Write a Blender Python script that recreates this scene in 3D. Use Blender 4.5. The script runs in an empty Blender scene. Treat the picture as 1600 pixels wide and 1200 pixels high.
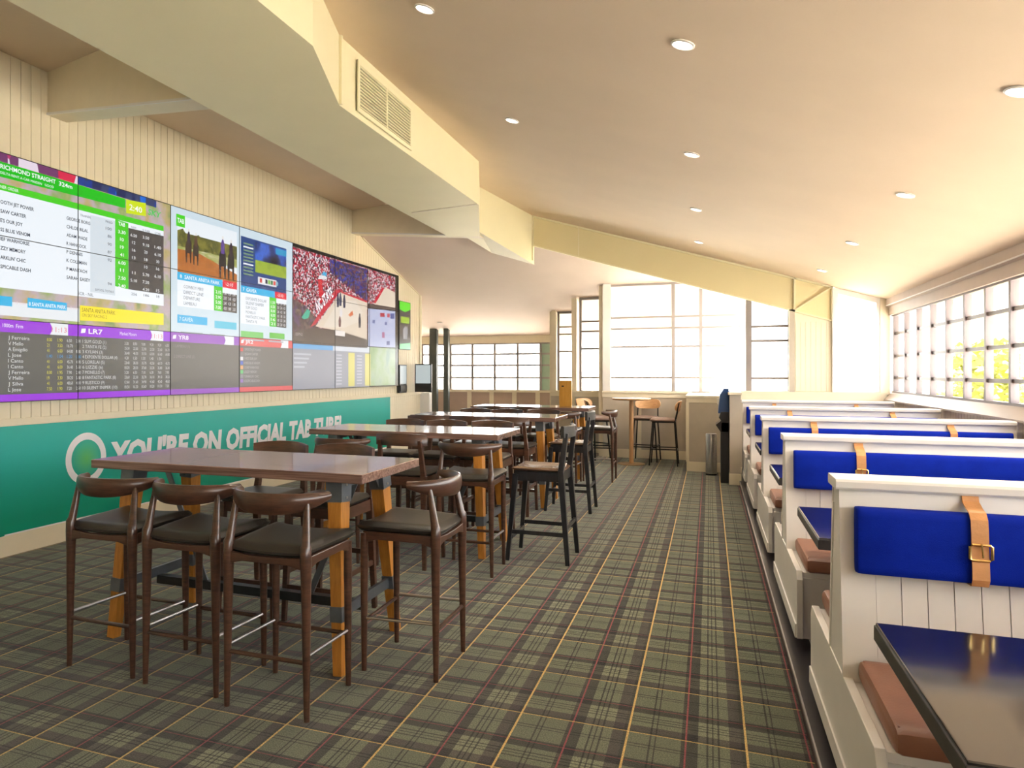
import bpy, math, random
from math import sin, cos, pi, radians as R
random.seed(7)
SC = bpy.context.scene
COL = SC.collection

# ------------------------------------------------------------------ camera
CAM_H, HY, CX, F = 1.525, 582.0, 672.0, 1128.7      # eye height, horizon row, principal column, focal length (px of 1600x1200)
YAW = math.atan((1108.0 - CX) / F)
cam = bpy.data.cameras.new('camera'); camo = bpy.data.objects.new('camera', cam); COL.objects.link(camo)
cam.sensor_width = 36; cam.lens = F * 36 / 1600
cam.shift_x = (800 - CX) / 1600; cam.shift_y = -(600 - HY) / 1600
cam.clip_start = 0.05; cam.clip_end = 200
camo.location = (0, 0, CAM_H); camo.rotation_euler = (R(90), 0, YAW)
SC.camera = camo
SC.view_settings.view_transform = 'Standard'; SC.view_settings.look = 'None'
SC.view_settings.gamma = 1; SC.view_settings.use_curve_mapping = False
EXPO = 2.76
SC.view_settings.exposure = EXPO

# ------------------------------------------------------------------ daylight
w = bpy.data.worlds.new('sky'); SC.world = w; w.use_nodes = True
bg = w.node_tree.nodes['Background']; bg.inputs[0].default_value = (1.0, .985, .96, 1); bg.inputs[1].default_value = 1.8
sun = bpy.data.lights.new('sun', 'SUN'); sun.energy = 12.5; sun.angle = R(1); sun.color = (1, .95, .89)
suno = bpy.data.objects.new('sun', sun); COL.objects.link(suno); suno.location = (6, -4, 12)
suno.rotation_euler = (R(10), R(16), 0)            # high midday sun, only just reaching in over the side sill
def portal(name, loc, rot, sx, sy):
    l = bpy.data.lights.new(name, 'AREA'); l.shape = 'RECTANGLE'; l.size = sx; l.size_y = sy
    l.cycles.is_portal = True
    o = bpy.data.objects.new(name, l); COL.objects.link(o); o.location = loc; o.rotation_euler = rot
portal('portal_side', (2.42, 4.2, 1.8), (0, R(90), 0), 1.15, 14.6)
portal('portal_far', (-.6, 13.55, 2.1), (R(-90), 0, 0), 2.6, 2.1)
portal('portal_end', (-5.0, 16.45, 1.65), (R(-90), 0, 0), 3.6, 1.2)
portal('portal_corner', (1.35, 11.55, 1.95), (R(-90), 0, 0), 1.9, 1.5)

# pixel of the photograph -> point on a plane of the place (a pixel gives only the direction)
_c, _s = cos(YAW), sin(YAW)
def ray(u, v):
    x = (u - CX) / F
    return (x * _c - _s, x * _s + _c, -(v - HY) / F)
def on_x(u, v, X):
    r = ray(u, v); t = X / r[0]; return (r[1] * t, CAM_H + r[2] * t)       # (Y, Z)

# ------------------------------------------------------------------ materials
MATS = {}
def nodes(name):
    m = bpy.data.materials.new(name); m.use_nodes = True
    nt = m.node_tree; return m, nt, nt.nodes['Principled BSDF']
def lin(c):
    return tuple(((v / 255) / 12.92 if v <= 10 else (((v / 255) + .055) / 1.055) ** 2.4) for v in c)
def mat(name, col, rough=.5, metal=0, var=.06, scale=8, stretch=(1, 1, 1), bump=0, bscale=60, spec=.5, coat=0, emit=None, es=0):
    if name in MATS: return MATS[name]
    m, nt, p = nodes(name); L = nt.links
    p.inputs['Roughness'].default_value = rough; p.inputs['Metallic'].default_value = metal
    p.inputs['Specular IOR Level'].default_value = spec; p.inputs['Coat Weight'].default_value = coat
    p.inputs['Coat Roughness'].default_value = .08
    tc = nt.nodes.new('ShaderNodeTexCoord'); mp = nt.nodes.new('ShaderNodeMapping'); mp.inputs['Scale'].default_value = stretch
    L.new(tc.outputs['Object'], mp.inputs[0])
    n = nt.nodes.new('ShaderNodeTexNoise'); n.inputs['Scale'].default_value = scale; n.inputs['Detail'].default_value = 4
    L.new(mp.outputs[0], n.inputs['Vector'])
    r = nt.nodes.new('ShaderNodeValToRGB'); L.new(n.outputs['Fac'], r.inputs[0])
    r.color_ramp.elements[0].position = .3; r.color_ramp.elements[1].position = .7
    a = [max(0, c * (1 - var)) for c in col]; b = [min(1, c * (1 + var)) for c in col]
    r.color_ramp.elements[0].color = (*a, 1); r.color_ramp.elements[1].color = (*b, 1)
    L.new(r.outputs[0], p.inputs['Base Color'])
    if bump:
        n2 = nt.nodes.new('ShaderNodeTexNoise'); n2.inputs['Scale'].default_value = bscale; n2.inputs['Detail'].default_value = 3
        L.new(mp.outputs[0], n2.inputs['Vector'])
        bp = nt.nodes.new('ShaderNodeBump'); bp.inputs['Strength'].default_value = bump; bp.inputs['Distance'].default_value = .01
        L.new(n2.outputs['Fac'], bp.inputs['Height']); L.new(bp.outputs[0], p.inputs['Normal'])
    if emit: p.inputs['Emission Color'].default_value = (*emit, 1); p.inputs['Emission Strength'].default_value = es
    MATS[name] = m; return m
def wood(name, c1, c2, rough=.35, scale=3, stretch=(1, 12, 12), coat=0, spec=.5):
    """grain lines running along local X"""
    if name in MATS: return MATS[name]
    m, nt, p = nodes(name); L = nt.links
    p.inputs['Roughness'].default_value = rough; p.inputs['Coat Weight'].default_value = coat; p.inputs['Coat Roughness'].default_value = .06
    p.inputs['Specular IOR Level'].default_value = spec
    tc = nt.nodes.new('ShaderNodeTexCoord'); mp = nt.nodes.new('ShaderNodeMapping'); mp.inputs['Scale'].default_value = stretch
    L.new(tc.outputs['Object'], mp.inputs[0])
    n = nt.nodes.new('ShaderNodeTexNoise'); n.inputs['Scale'].default_value = scale; n.inputs['Detail'].default_value = 6; n.inputs['Roughness'].default_value = .65
    L.new(mp.outputs[0], n.inputs['Vector'])
    r = nt.nodes.new('ShaderNodeValToRGB'); r.color_ramp.elements[0].position = .32; r.color_ramp.elements[1].position = .68
    r.color_ramp.elements[0].color = (*c1, 1); r.color_ramp.elements[1].color = (*c2, 1)
    L.new(n.outputs['Fac'], r.inputs[0]); L.new(r.outputs[0], p.inputs['Base Color'])
    MATS[name] = m; return m
DS = 1 / 2 ** EXPO                                   # screens: display white lands just under clipping
def disp(rgb, k=1.0):
    name = 'display_%d_%d_%d_%d' % (*rgb, int(k * 100))
    if name in MATS: return MATS[name]
    m, nt, p = nodes(name)
    p.inputs['Base Color'].default_value = (.01, .01, .012, 1); p.inputs['Roughness'].default_value = .28
    p.inputs['Emission Color'].default_value = (*lin(rgb), 1); p.inputs['Emission Strength'].default_value = DS * k
    MATS[name] = m; return m
def disp_noise(name, cols, scale, k=1.0, voronoi=True, stretch=(1, 1, 1)):
    """moving-picture content: blotches of several display colours"""
    m, nt, p = nodes(name); L = nt.links
    p.inputs['Base Color'].default_value = (.01, .01, .012, 1); p.inputs['Roughness'].default_value = .28
    tc = nt.nodes.new('ShaderNodeTexCoord'); mp = nt.nodes.new('ShaderNodeMapping'); mp.inputs['Scale'].default_value = stretch
    L.new(tc.outputs['Object'], mp.inputs[0])
    r = nt.nodes.new('ShaderNodeValToRGB'); r.color_ramp.interpolation = 'CONSTANT' if voronoi else 'LINEAR'
    if voronoi:
        t = nt.nodes.new('ShaderNodeTexVoronoi'); t.inputs['Scale'].default_value = scale
        sp = nt.nodes.new('ShaderNodeSeparateColor'); L.new(t.outputs['Color'], sp.inputs[0]); src = sp.outputs[0]
    else:
        t = nt.nodes.new('ShaderNodeTexNoise'); t.inputs['Scale'].default_value = scale; t.inputs['Detail'].default_value = 5; src = t.outputs['Fac']
    L.new(mp.outputs[0], t.inputs['Vector']); L.new(src, r.inputs[0])
    el = r.color_ramp.elements
    lo, hi = (0, 1) if voronoi else (.3, .7)
    el[0].position = lo; el[0].color = (*lin(cols[0]), 1)
    el[1].position = lo + (hi - lo) * (1 if not voronoi else (len(cols) - 1) / len(cols)); el[1].color = (*lin(cols[-1]), 1)
    for i, c in enumerate(cols[1:-1], 1):
        e = el.new(lo + (hi - lo) * i / (len(cols) if voronoi else len(cols) - 1)); e.color = (*lin(c), 1)
    L.new(r.outputs[0], p.inputs['Emission Color']); p.inputs['Emission Strength'].default_value = DS * k
    MATS[name] = m; return m

def carpet_material():
    m, nt, p = nodes('tartan_carpet'); L = nt.links
    p.inputs['Roughness'].default_value = .95; p.inputs['Specular IOR Level'].default_value = .25
    p.inputs['Sheen Weight'].default_value = .22; p.inputs['Sheen Roughness'].default_value = .5
    tc = nt.nodes.new('ShaderNodeTexCoord'); sx = nt.nodes.new('ShaderNodeSeparateXYZ'); L.new(tc.outputs['Object'], sx.inputs[0])
    def math_(op, a, b=None):
        n = nt.nodes.new('ShaderNodeMath'); n.operation = op
        for i, v in enumerate((a, b)):
            if v is None: continue
            if isinstance(v, (int, float)): n.inputs[i].default_value = v
            else: L.new(v, n.inputs[i])
        return n.outputs[0]
    G, Lg, D, M = (.106, .119, .078), (.168, .180, .116), (.005, .004, .006), (.034, .025, .029)
    stops = [(0, G), (.19, D), (.205, G), (.235, D), (.25, G), (.46, D), (.60, Lg), (.67, D), (.685, Lg), (.715, D), (.73, Lg), (.765, D), (.78, Lg), (.86, M), (.96, D)]
    outs = []; masks = []
    for k, (src, off, per, sgn) in enumerate(((sx.outputs[0], -.321, .4625, 1), (sx.outputs[1], 3.17, .475, -1))):
        t = math_('FRACT', math_('ADD', math_('MULTIPLY', math_('SUBTRACT', src, off), sgn / per), 50.0))
        r = nt.nodes.new('ShaderNodeValToRGB'); r.color_ramp.interpolation = 'CONSTANT'; el = r.color_ramp.elements
        el[0].position = 0; el[0].color = (*stops[0][1], 1); el[1].position = stops[-1][0]; el[1].color = (*stops[-1][1], 1)
        for s, c in stops[1:-1]:
            e = el.new(s); e.color = (*c, 1)
        L.new(t, r.inputs[0]); outs.append(r.outputs[0])
        d0 = math_('ABSOLUTE', math_('SUBTRACT', math_('FRACT', math_('ADD', t, .5)), .5))     # distance to the yellow line
        d1 = math_('ABSOLUTE', math_('SUBTRACT', t, .5))                                        # distance to the red line
        masks.append((math_('LESS_THAN', d0, .0095 if k == 0 else .0075), math_('LESS_THAN', d1, .0075 if k == 0 else .006)))
    mx = nt.nodes.new('ShaderNodeMix'); mx.data_type = 'RGBA'; mx.inputs['Factor'].default_value = .5
    L.new(outs[0], mx.inputs['A']); L.new(outs[1], mx.inputs['B'])
    mn = nt.nodes.new('ShaderNodeMix'); mn.data_type = 'RGBA'; mn.blend_type = 'DARKEN'; mn.inputs['Factor'].default_value = 1
    L.new(outs[0], mn.inputs['A']); L.new(outs[1], mn.inputs['B'])
    m2 = nt.nodes.new('ShaderNodeMix'); m2.data_type = 'RGBA'; m2.inputs['Factor'].default_value = .5
    L.new(mx.outputs['Result'], m2.inputs['A']); L.new(mn.outputs['Result'], m2.inputs['B'])
    cur = m2.outputs['Result']
    for (mk, colr, f) in ((masks[0][1], (.27, .045, .055), .85), (masks[1][1], (.22, .040, .048), .7), (masks[1][0], (.50, .33, .10), .8), (masks[0][0], (.56, .37, .12), .9)):
        q = nt.nodes.new('ShaderNodeMix'); q.data_type = 'RGBA'; L.new(math_('MULTIPLY', mk, f), q.inputs['Factor'])
        L.new(cur, q.inputs['A']); q.inputs['B'].default_value = (*colr, 1); cur = q.outputs['Result']
    n = nt.nodes.new('ShaderNodeTexNoise'); n.inputs['Scale'].default_value = 170; n.inputs['Detail'].default_value = 3
    L.new(tc.outputs['Object'], n.inputs['Vector'])
    fl = nt.nodes.new('ShaderNodeMapRange'); fl.inputs['From Min'].default_value = .3; fl.inputs['From Max'].default_value = .7; fl.inputs['To Min'].default_value = .45; fl.inputs['To Max'].default_value = 1.5; L.new(n.outputs['Fac'], fl.inputs['Value'])
    mul = nt.nodes.new('ShaderNodeMix'); mul.data_type = 'RGBA'; mul.blend_type = 'MULTIPLY'; mul.inputs['Factor'].default_value = 1
    L.new(cur, mul.inputs['A']); L.new(fl.outputs[0], mul.inputs['B']); L.new(mul.outputs['Result'], p.inputs['Base Color'])
    bp = nt.nodes.new('ShaderNodeBump'); bp.inputs['Strength'].default_value = .5; bp.inputs['Distance'].default_value = .004
    L.new(n.outputs['Fac'], bp.inputs['Height']); L.new(bp.outputs[0], p.inputs['Normal'])
    return m
def glass_material():
    m = bpy.data.materials.new('window_glass'); m.use_nodes = True; nt = m.node_tree; nt.nodes.clear(); L = nt.links
    o = nt.nodes.new('ShaderNodeOutputMaterial'); t = nt.nodes.new('ShaderNodeBsdfTransparent'); t.inputs[0].default_value = (.96, .98, .975, 1)
    g = nt.nodes.new('ShaderNodeBsdfGlossy'); g.inputs['Roughness'].default_value = .02
    lw_ = nt.nodes.new('ShaderNodeLayerWeight'); lw_.inputs['Blend'].default_value = .5          # 'Facing' is the same from both sides of a pane
    pw = nt.nodes.new('ShaderNodeMath'); pw.operation = 'POWER'; pw.inputs[1].default_value = 5; L.new(lw_.outputs['Facing'], pw.inputs[0])
    f = nt.nodes.new('ShaderNodeMath'); f.operation = 'MULTIPLY_ADD'; f.inputs[1].default_value = .6; f.inputs[2].default_value = .05; L.new(pw.outputs[0], f.inputs[0])
    mx = nt.nodes.new('ShaderNodeMixShader'); L.new(f.outputs[0], mx.inputs[0]); L.new(t.outputs[0], mx.inputs[1]); L.new(g.outputs[0], mx.inputs[2])
    L.new(mx.outputs[0], o.inputs[0]); return m

CARPET = carpet_material(); GLASS = glass_material()
CREAM = mat('cream_wall_paint', (.80, .715, .55), .55, var=.02)
CEIL = mat('ceiling_paint', (.74, .585, .435), .7, var=.02, scale=2)
CEIL_FAR = mat('far_ceiling_paint', (.70, .57, .51), .7, var=.02, scale=2)
DUCT = mat('duct_paint', (.80, .73, .50), .5, var=.02, scale=2)
BEAM = mat('beam_paint', (.74, .64, .38), .5, var=.02, scale=2)
WHITE = mat('white_gloss_paint', (.80, .78, .76), .35, var=.02)
BOOTHW = mat('booth_paint', (.78, .75, .72), .3, var=.025, scale=5)
FRAME = mat('window_frame_paint', (.32, .285, .275), .4, var=.03)
DADO = mat('dado_paint', (.50, .44, .36), .5, var=.03)
DARKFLOOR = mat('dark_platform_vinyl', (.030, .026, .030), .3, var=.2, scale=6)
STEEL = mat('brushed_steel', (.55, .54, .56), .3, 1, var=.06, scale=30)
CHROME = mat('bright_steel', (.50, .48, .49), .34, 1, var=.08)
GREYSTEEL = mat('painted_grey_steel', (.16, .18, .21), .35, .6, var=.1, scale=20)
DARKSTEEL = mat('dark_steel_rail', (.030, .034, .036), .4, .4, var=.15, scale=20)
BLACKMETAL = mat('black_metal', (.012, .012, .014), .35, .3, var=.1)
BLACKPLASTIC = mat('black_plastic', (.015, .015, .017), .35, var=.1)
BROWNWOOD = wood('dark_brown_stained_wood', (.045, .020, .013), (.105, .046, .028), .28, 4, (3, 3, 16), coat=.3)
TOPWOOD = wood('laminated_table_top', (.10, .050, .040), (.36, .22, .175), .2, 3.5, (.5, 26, 26), coat=.5)
AMBER = wood('amber_oiled_timber', (.42, .155, .022), (.62, .27, .045), .4, 4, (14, 14, 1.2), coat=.15)
BLACKWOOD = wood('black_stained_wood', (.008, .009, .012), (.024, .026, .032), .3, 4, (8, 8, 2), coat=.3)
OAK = wood('pale_oak', (.50, .27, .12), (.66, .39, .19), .4, 4, (1.5, 12, 12))
LEATHER = mat('black_leather', (.030, .026, .022), .33, var=.15, bump=.15, bscale=180)
TANSEAT = mat('tan_brown_vinyl', (.30, .125, .075), .38, var=.08, bump=.1, bscale=150)
STRAP = mat('tan_leather_strap', (.62, .30, .115), .5, var=.12, scale=14, bump=.15, bscale=120)
BRASS = mat('brass_buckle', (.85, .60, .24), .25, 1, var=.05)
BLUE = mat('royal_blue_fabric', (.0012, .017, .33), .8, var=.08, scale=20, bump=.2, bscale=400, spec=.12)
BLACKTOP = mat('worn_black_gloss_top', (.012, .012, .014), .13, var=.3, scale=30, coat=.4)
PINKSEAT = mat('brown_seat_vinyl', (.17, .10, .075), .4, var=.1, bump=.1, bscale=150)
PANEL_BLACK = mat('screen_black', (.008, .008, .010), .25, var=.05)

# ------------------------------------------------------------------ mesh helpers
class MB:
    def __init__(s): s.v = []; s.f = []; s.mi = []; s.cur = 0
    def add(s, vs, fs):
        o = len(s.v); s.v += [tuple(v) for v in vs]; s.f += [tuple(i + o for i in f) for f in fs]; s.mi += [s.cur] * len(fs); return s
    def box(s, x0, x1, y0, y1, z0, z1):
        return s.add([(x, y, z) for z in (z0, z1) for y in (y0, y1) for x in (x0, x1)],
                     [(0, 2, 3, 1), (4, 5, 7, 6), (0, 1, 5, 4), (2, 6, 7, 3), (0, 4, 6, 2), (1, 3, 7, 5)])
    def bar(s, p, q, a, b=None, up=(0, 0, 1), a1=None, b1=None):
        """four-sided bar p->q, section a (sideways) x b (along up), may taper to a1 x b1"""
        b = a if b is None else b; a1 = a if a1 is None else a1; b1 = b if b1 is None else b1
        d = [q[i] - p[i] for i in range(3)]; l = math.sqrt(sum(x * x for x in d)) or 1; d = [x / l for x in d]
        if abs(sum(d[i] * up[i] for i in range(3))) > .98: up = (0, 1, 0)
        sd = (d[1] * up[2] - d[2] * up[1], d[2] * up[0] - d[0] * up[2], d[0] * up[1] - d[1] * up[0])
        n = math.sqrt(sum(x * x for x in sd)); sd = [x / n for x in sd]
        u = (sd[1] * d[2] - sd[2] * d[1], sd[2] * d[0] - sd[0] * d[2], sd[0] * d[1] - sd[1] * d[0])
        vs = []
        for c, aa, bb in ((p, a, b), (q, a1, b1)):
            for i, j in ((-1, -1), (1, -1), (1, 1), (-1, 1)):
                vs.append([c[k] + sd[k] * i * aa / 2 + u[k] * j * bb / 2 for k in range(3)])
        return s.add(vs, [(0, 1, 2, 3), (7, 6, 5, 4), (0, 4, 5, 1), (1, 5, 6, 2), (2, 6, 7, 3), (3, 7, 4, 0)])
    def tube(s, pts, rad, n=10, closed=False):
        rings = []
        m = len(pts); rad = rad if isinstance(rad, (list, tuple)) else [rad] * m
        for i, p in enumerate(pts):
            a = pts[(i - 1) % m] if closed else pts[max(i - 1, 0)]; b = pts[(i + 1) % m] if closed else pts[min(i + 1, m - 1)]
            d = [b[k] - a[k] for k in range(3)]; l = math.sqrt(sum(x * x for x in d)) or 1; d = [x / l for x in d]
            up = (0, 0, 1) if abs(d[2]) < .9 else (1, 0, 0)
            sd = (d[1] * up[2] - d[2] * up[1], d[2] * up[0] - d[0] * up[2], d[0] * up[1] - d[1] * up[0])
            q = math.sqrt(sum(x * x for x in sd)); sd = [x / q for x in sd]
            u = (sd[1] * d[2] - sd[2] * d[1], sd[2] * d[0] - sd[0] * d[2], sd[0] * d[1] - sd[1] * d[0])
            rings.append([[p[k] + rad[i] * (cos(2 * pi * j / n) * sd[k] + sin(2 * pi * j / n) * u[k]) for k in range(3)] for j in range(n)])
        return s.loft(rings, closed)
    def loft(s, rings, closed=False, caps=True):
        n = len(rings[0]); vs = [v for r in rings for v in r]; fs = []
        m = len(rings)
        for i in range(m if closed else m - 1):
            for j in range(n):
                a, b = i * n + j, i * n + (j + 1) % n; c, d = ((i + 1) % m) * n + (j + 1) % n, ((i + 1) % m) * n + j
                fs.append((a, b, c, d))
        if caps and not closed: fs += [tuple(range(n))[::-1], tuple((m - 1) * n + j for j in range(n))]
        return s.add(vs, fs)
    def lathe(s, prof, c=(0, 0), n=24):
        return s.loft([[(c[0] + r * cos(2 * pi * j / n), c[1] + r * sin(2 * pi * j / n), z) for j in range(n)] for r, z in prof])
    def prism(s, poly, x0, x1, axis='x'):
        """polygon in (y,z) pushed along x, or (x,z) along y, or (x,y) along z"""
        f = {'x': lambda a, b, t: (t, a, b), 'y': lambda a, b, t: (a, t, b), 'z': lambda a, b, t: (a, b, t)}[axis]
        n = len(poly); vs = [f(a, b, x0) for a, b in poly] + [f(a, b, x1) for a, b in poly]
        return s.add(vs, [tuple(range(n))[::-1], tuple(range(n, 2 * n))] + [(i, (i + 1) % n, n + (i + 1) % n, n + i) for i in range(n)])
    def pad(s, w0, w1, y0, y1, z0, t, saddle=0, n=12, edge=.12, crown=.3):
        """upholstered pad: trapezoid w0 (at y0) .. w1 (at y1), thickness t, softly rounded rim"""
        top = []; bot = []
        for j in range(n + 1):
            for i in range(n + 1):
                a, b = -1 + 2 * i / n, -1 + 2 * j / n
                a2 = math.copysign(abs(a) ** .7, a); b2 = math.copysign(abs(b) ** .7, b)
                wd = (w0 + (w1 - w0) * (b2 + 1) / 2) / 2
                r = max(abs(a), abs(b))
                h = 1 - max(0, (r - (1 - edge * 2)) / (edge * 2)) ** 2.2
                k = 1 - .04 * (abs(a) ** 4) * (abs(b) ** 4)
                x, y = a2 * wd * k, (y0 + y1) / 2 + b2 * (y1 - y0) / 2 * k
                zs = saddle * (abs(a2) ** 2) * (.4 + .6 * (b2 + 1) / 2)
                top.append((x, y, z0 + t * .5 + t * .5 * h * (1 + crown * (1 - a * a) * (1 - b * b)) + zs)); bot.append((x * (.985 if r == 1 else 1), y, z0 + (t * .28 if r == 1 else 0) + zs))
        N = (n + 1) ** 2; fs = []
        for j in range(n):
            for i in range(n):
                a = j * (n + 1) + i; q = (a, a + 1, a + n + 2, a + n + 1); fs.append(q); fs.append(tuple(N + k for k in q[::-1]))
        rim = [i for i in range(n + 1)] + [j * (n + 1) + n for j in range(1, n + 1)] + [n * (n + 1) + i for i in range(n - 1, -1, -1)] + [j * (n + 1) for j in range(n - 1, 0, -1)]
        for k in range(len(rim)):
            a, b = rim[k], rim[(k + 1) % len(rim)]; fs.append((b, a, N + a, N + b))
        return s.add(top + bot, fs)
    def mesh(s, name, mats, smooth=False):
        me = bpy.data.meshes.new(name); me.from_pydata(s.v, [], s.f)
        for m in (mats if isinstance(mats, (list, tuple)) else [mats]): me.materials.append(m)
        if len(me.materials) > 1:
            for p, i in zip(me.polygons, s.mi): p.material_index = i
        if smooth:
            for p in me.polygons: p.use_smooth = True
        me.validate(); me.update()
        import bmesh
        bm = bmesh.new(); bm.from_mesh(me); bmesh.ops.recalc_face_normals(bm, faces=bm.faces); bm.to_mesh(me); bm.free()
        if smooth: me.set_sharp_from_angle(angle=R(42))
        return me
    def build(s, name, mats, parent=None, smooth=False, bevel=0):
        return obj(name, s.mesh(name, mats, smooth), parent, bevel)
def obj(name, me, parent=None, bevel=0):
    o = bpy.data.objects.new(name, me); COL.objects.link(o)
    if parent: o.parent = parent
    if bevel:
        b = o.modifiers.new('soft_edges', 'BEVEL'); b.width = bevel; b.segments = 2; b.limit_method = 'ANGLE'; b.angle_limit = R(40)
    return o
def tag(o, label, cat, group=None):
    o['label'] = label; o['category'] = cat
    if group: o['group'] = group
    return o
def thing(name, label, cat, loc=(0, 0, 0), rz=0, group=None):
    o = bpy.data.objects.new(name, None); COL.objects.link(o); o.location = loc; o.rotation_euler = (0, 0, rz); o.empty_display_size = .1
    return tag(o, label, cat, group)
def struct(o, kind='structure'):
    o['kind'] = kind; return o
def dup(root, loc, rz, label=None, group=None):
    def cp(o, par):
        c = o.copy(); COL.objects.link(c); c.parent = par
        for ch in o.children: cp(ch, c)
        return c
    r = cp(root, None); r.location = loc; r.rotation_euler = (0, 0, rz)
    if label: r['label'] = label
    if group: r['group'] = group
    return r
def text_mesh(body, mats, width, height, shear=0, bold=0):
    """flat lettering, origin at its lower left; x = reading direction, y = up"""
    cu = bpy.data.curves.new('lettering', 'FONT'); cu.body = body; cu.size = 1; cu.shear = shear; cu.offset = bold; cu.resolution_u = 2
    t = bpy.data.objects.new('lettering', cu); me = bpy.data.meshes.new_from_object(t)
    bpy.data.objects.remove(t); bpy.data.curves.remove(cu)
    if not me.vertices: return me
    xs = [v.co.x for v in me.vertices]; x0, x1 = min(xs), max(xs)
    sx = width / max(x1 - x0, 1e-4); sy = height / .70
    for v in me.vertices: v.co.x = (v.co.x - x0) * sx; v.co.y *= sy
    me.materials.clear(); me.materials.append(mats)
    return me
# ================================================================== THE ROOM
XW, XR, YB = -5.435, 2.25, -3.0
def zc(x): return 2.526 + .3106 * (XR - x)           # raked main ceiling
def zf(y): return 3.80 - .275 * (y - 10.88)          # raked ceiling of the far bay

struct(MB().box(-7.3, 2.3, YB, 16.3, -.12, 0).build('floor', CARPET))
p_ = struct(MB().box(.385, XR, YB, 11.4, 0, .06).build('floor_platform', DARKFLOOR))
struct(MB().prism([(.381, .050), (.381, .060), (.383, .064), (.390, .064), (.390, .050)], YB, 10.6, 'y').build('trim_1', CHROME))

# main raked ceiling, flat ceiling beside the screen wall, raked ceiling of the far bay
struct(MB().prism([(-3.15, zc(-3.15)), (2.78, zc(2.78)), (2.78, zc(2.78) + .08), (-3.15, zc(-3.15) + .08)], YB - .1, 11.5, 'y').build('ceiling', CEIL))
struct(MB().box(-5.6, -2.98, YB - .1, 10.98, 4.17, 4.3).build('ceiling_side', CEIL))
def far_slab(y0, x0, x1): return [(y0, zf(y0)), (16.45, zf(16.45)), (16.45, zf(16.45) + .1), (y0, zf(y0) + .1)], x0, x1, 'x'
struct(MB().prism(*far_slab(10.8, -7.3, -3.2)).prism(*far_slab(11.5, -3.2, .62)).build('ceiling_far', CEIL_FAR))
struct(MB().prism([(-3.3, 3.55), (-2.66, zc(-2.66) - .4), (.62, zc(.62) - .35), (.62, 3.8), (-.5, 4.25), (-3.3, 4.25)], 11.5, 11.56, 'y').build('wall_gable', CEIL_FAR))

# left wall of narrow vertical boards, with dado rail and skirting
def wall_top(y): return 4.17 if y < 10.88 else max(3.80 - .275 * (y - 10.88), 3.0)
wl = struct(MB().prism([(YB, 0), (13.52, 0), (13.52, zf(13.52) + .03), (10.88, 3.83), (10.88, 4.2), (YB, 4.2)], XW - .2, XW - .012, 'x').build('wall_left', CREAM))
BW = .0985
bm_full = MB().box(-.012, 0, .003, BW - .003, 1.14, 4.168).mesh('board', CREAM)
bm_low = MB().box(-.012, 0, .003, BW - .003, .17, 1.08).mesh('board', CREAM)
y = 1.6
while y < 13.5:
    if y + BW < 10.88: b = obj('board', bm_full, wl)
    else:
        y1 = min(y + BW - .003, 13.5)
        b = MB().prism([(.003, 1.14), (y1 - y, 1.14), (y1 - y, zf(y1) - .002), (.003, min(zf(y), 3.8) - .002)], -.012, 0, 'x').build('board', CREAM, wl)
    b.location = (XW, y, 0)
    if y > 12.04:
        b = obj('board', bm_low, wl); b.location = (XW, y, 0)
    y += BW
MB().box(XW - .012, XW, YB, 1.6, 1.14, 4.168).build('plain_panel', CREAM, wl)
struct(MB().box(XW - .012, XW + .016, YB, 13.53, 1.078, 1.141).build('trim_2', CREAM, bevel=.004))
struct(MB().box(XW - .012, XW + .014, YB, 13.52, 0, .172).build('baseboard_left', CREAM, bevel=.004))
struct(MB().box(XW - .02, XW + .02, 13.47, 13.55, 1.14, zf(13.5) + .02).build('trim_3', CREAM))
struct(MB().bar((XW + .008, 10.9, 3.79), (XW + .008, 13.5, zf(13.5)), .02, .03).build('trim_4', CREAM))
struct(MB().box(XW - .15, XW + .19, 13.53, 13.68, 0, 1.12).build('wall_nib', WHITE))
struct(MB().box(-7.3, XW - .012, 13.4, 13.53, 0, 3.2).build('wall_return_left', CREAM))
struct(MB().box(-7.42, -7.3, 13.4, 16.4, 0, 3.3).build('wall_far_left', CREAM))
struct(MB().box(-5.7, 2.45, YB - .12, YB, 0, 4.5).build('wall_back', CREAM))

# boxed duct along the room, its two cross beams, the second bulkhead
def slab(plan, z0, z1):
    z0 = z0 if isinstance(z0, (list, tuple)) else [z0] * len(plan); n = len(plan)
    m = MB(); m.add([(x, y, z) for (x, y), z in zip(plan, z0)] + [(x, y, z1) for x, y in plan],
                    [tuple(range(n))[::-1], tuple(range(n, 2 * n))] + [(i, (i + 1) % n, n + (i + 1) % n, n + i) for i in range(n)])
    return m
DZ = 3.5
du = struct(slab([(-3.42, YB), (-2.235, YB), (-2.235, 3.82), (-2.55, 4.74), (-2.53, 8.14), (-3.10, 10.02), (-3.54, 9.90)], DZ, 4.24).build('ceiling_duct', DUCT))
MB().bar((-2.53, 8.10, DZ - .003), (-3.42, 8.24, DZ - .003), .03, .006).build('joint_strip', CREAM, du)
MB().box(-2.545, -2.52, 4.72, 4.74, DZ + .0, 4.02).build('joint_strip', DUCT, du)
for nm, yw, yd in (('ceiling_beam_1', 4.72, 4.27), ('ceiling_beam_2', 10.53, 10.02)):
    xd = -3.10 if yd > 9 else -3.42
    b = struct(slab([(XW, yw), (xd, yd), (xd, yd + .2), (XW, yw + .2)], [3.79, DZ, DZ, 3.79], 4.2).build(nm, CREAM))
    MB().bar((XW, yw - .006, 3.80), (xd, yd - .006, DZ + .01), .012, .02).build('edge_bead', WHITE, b)
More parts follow.
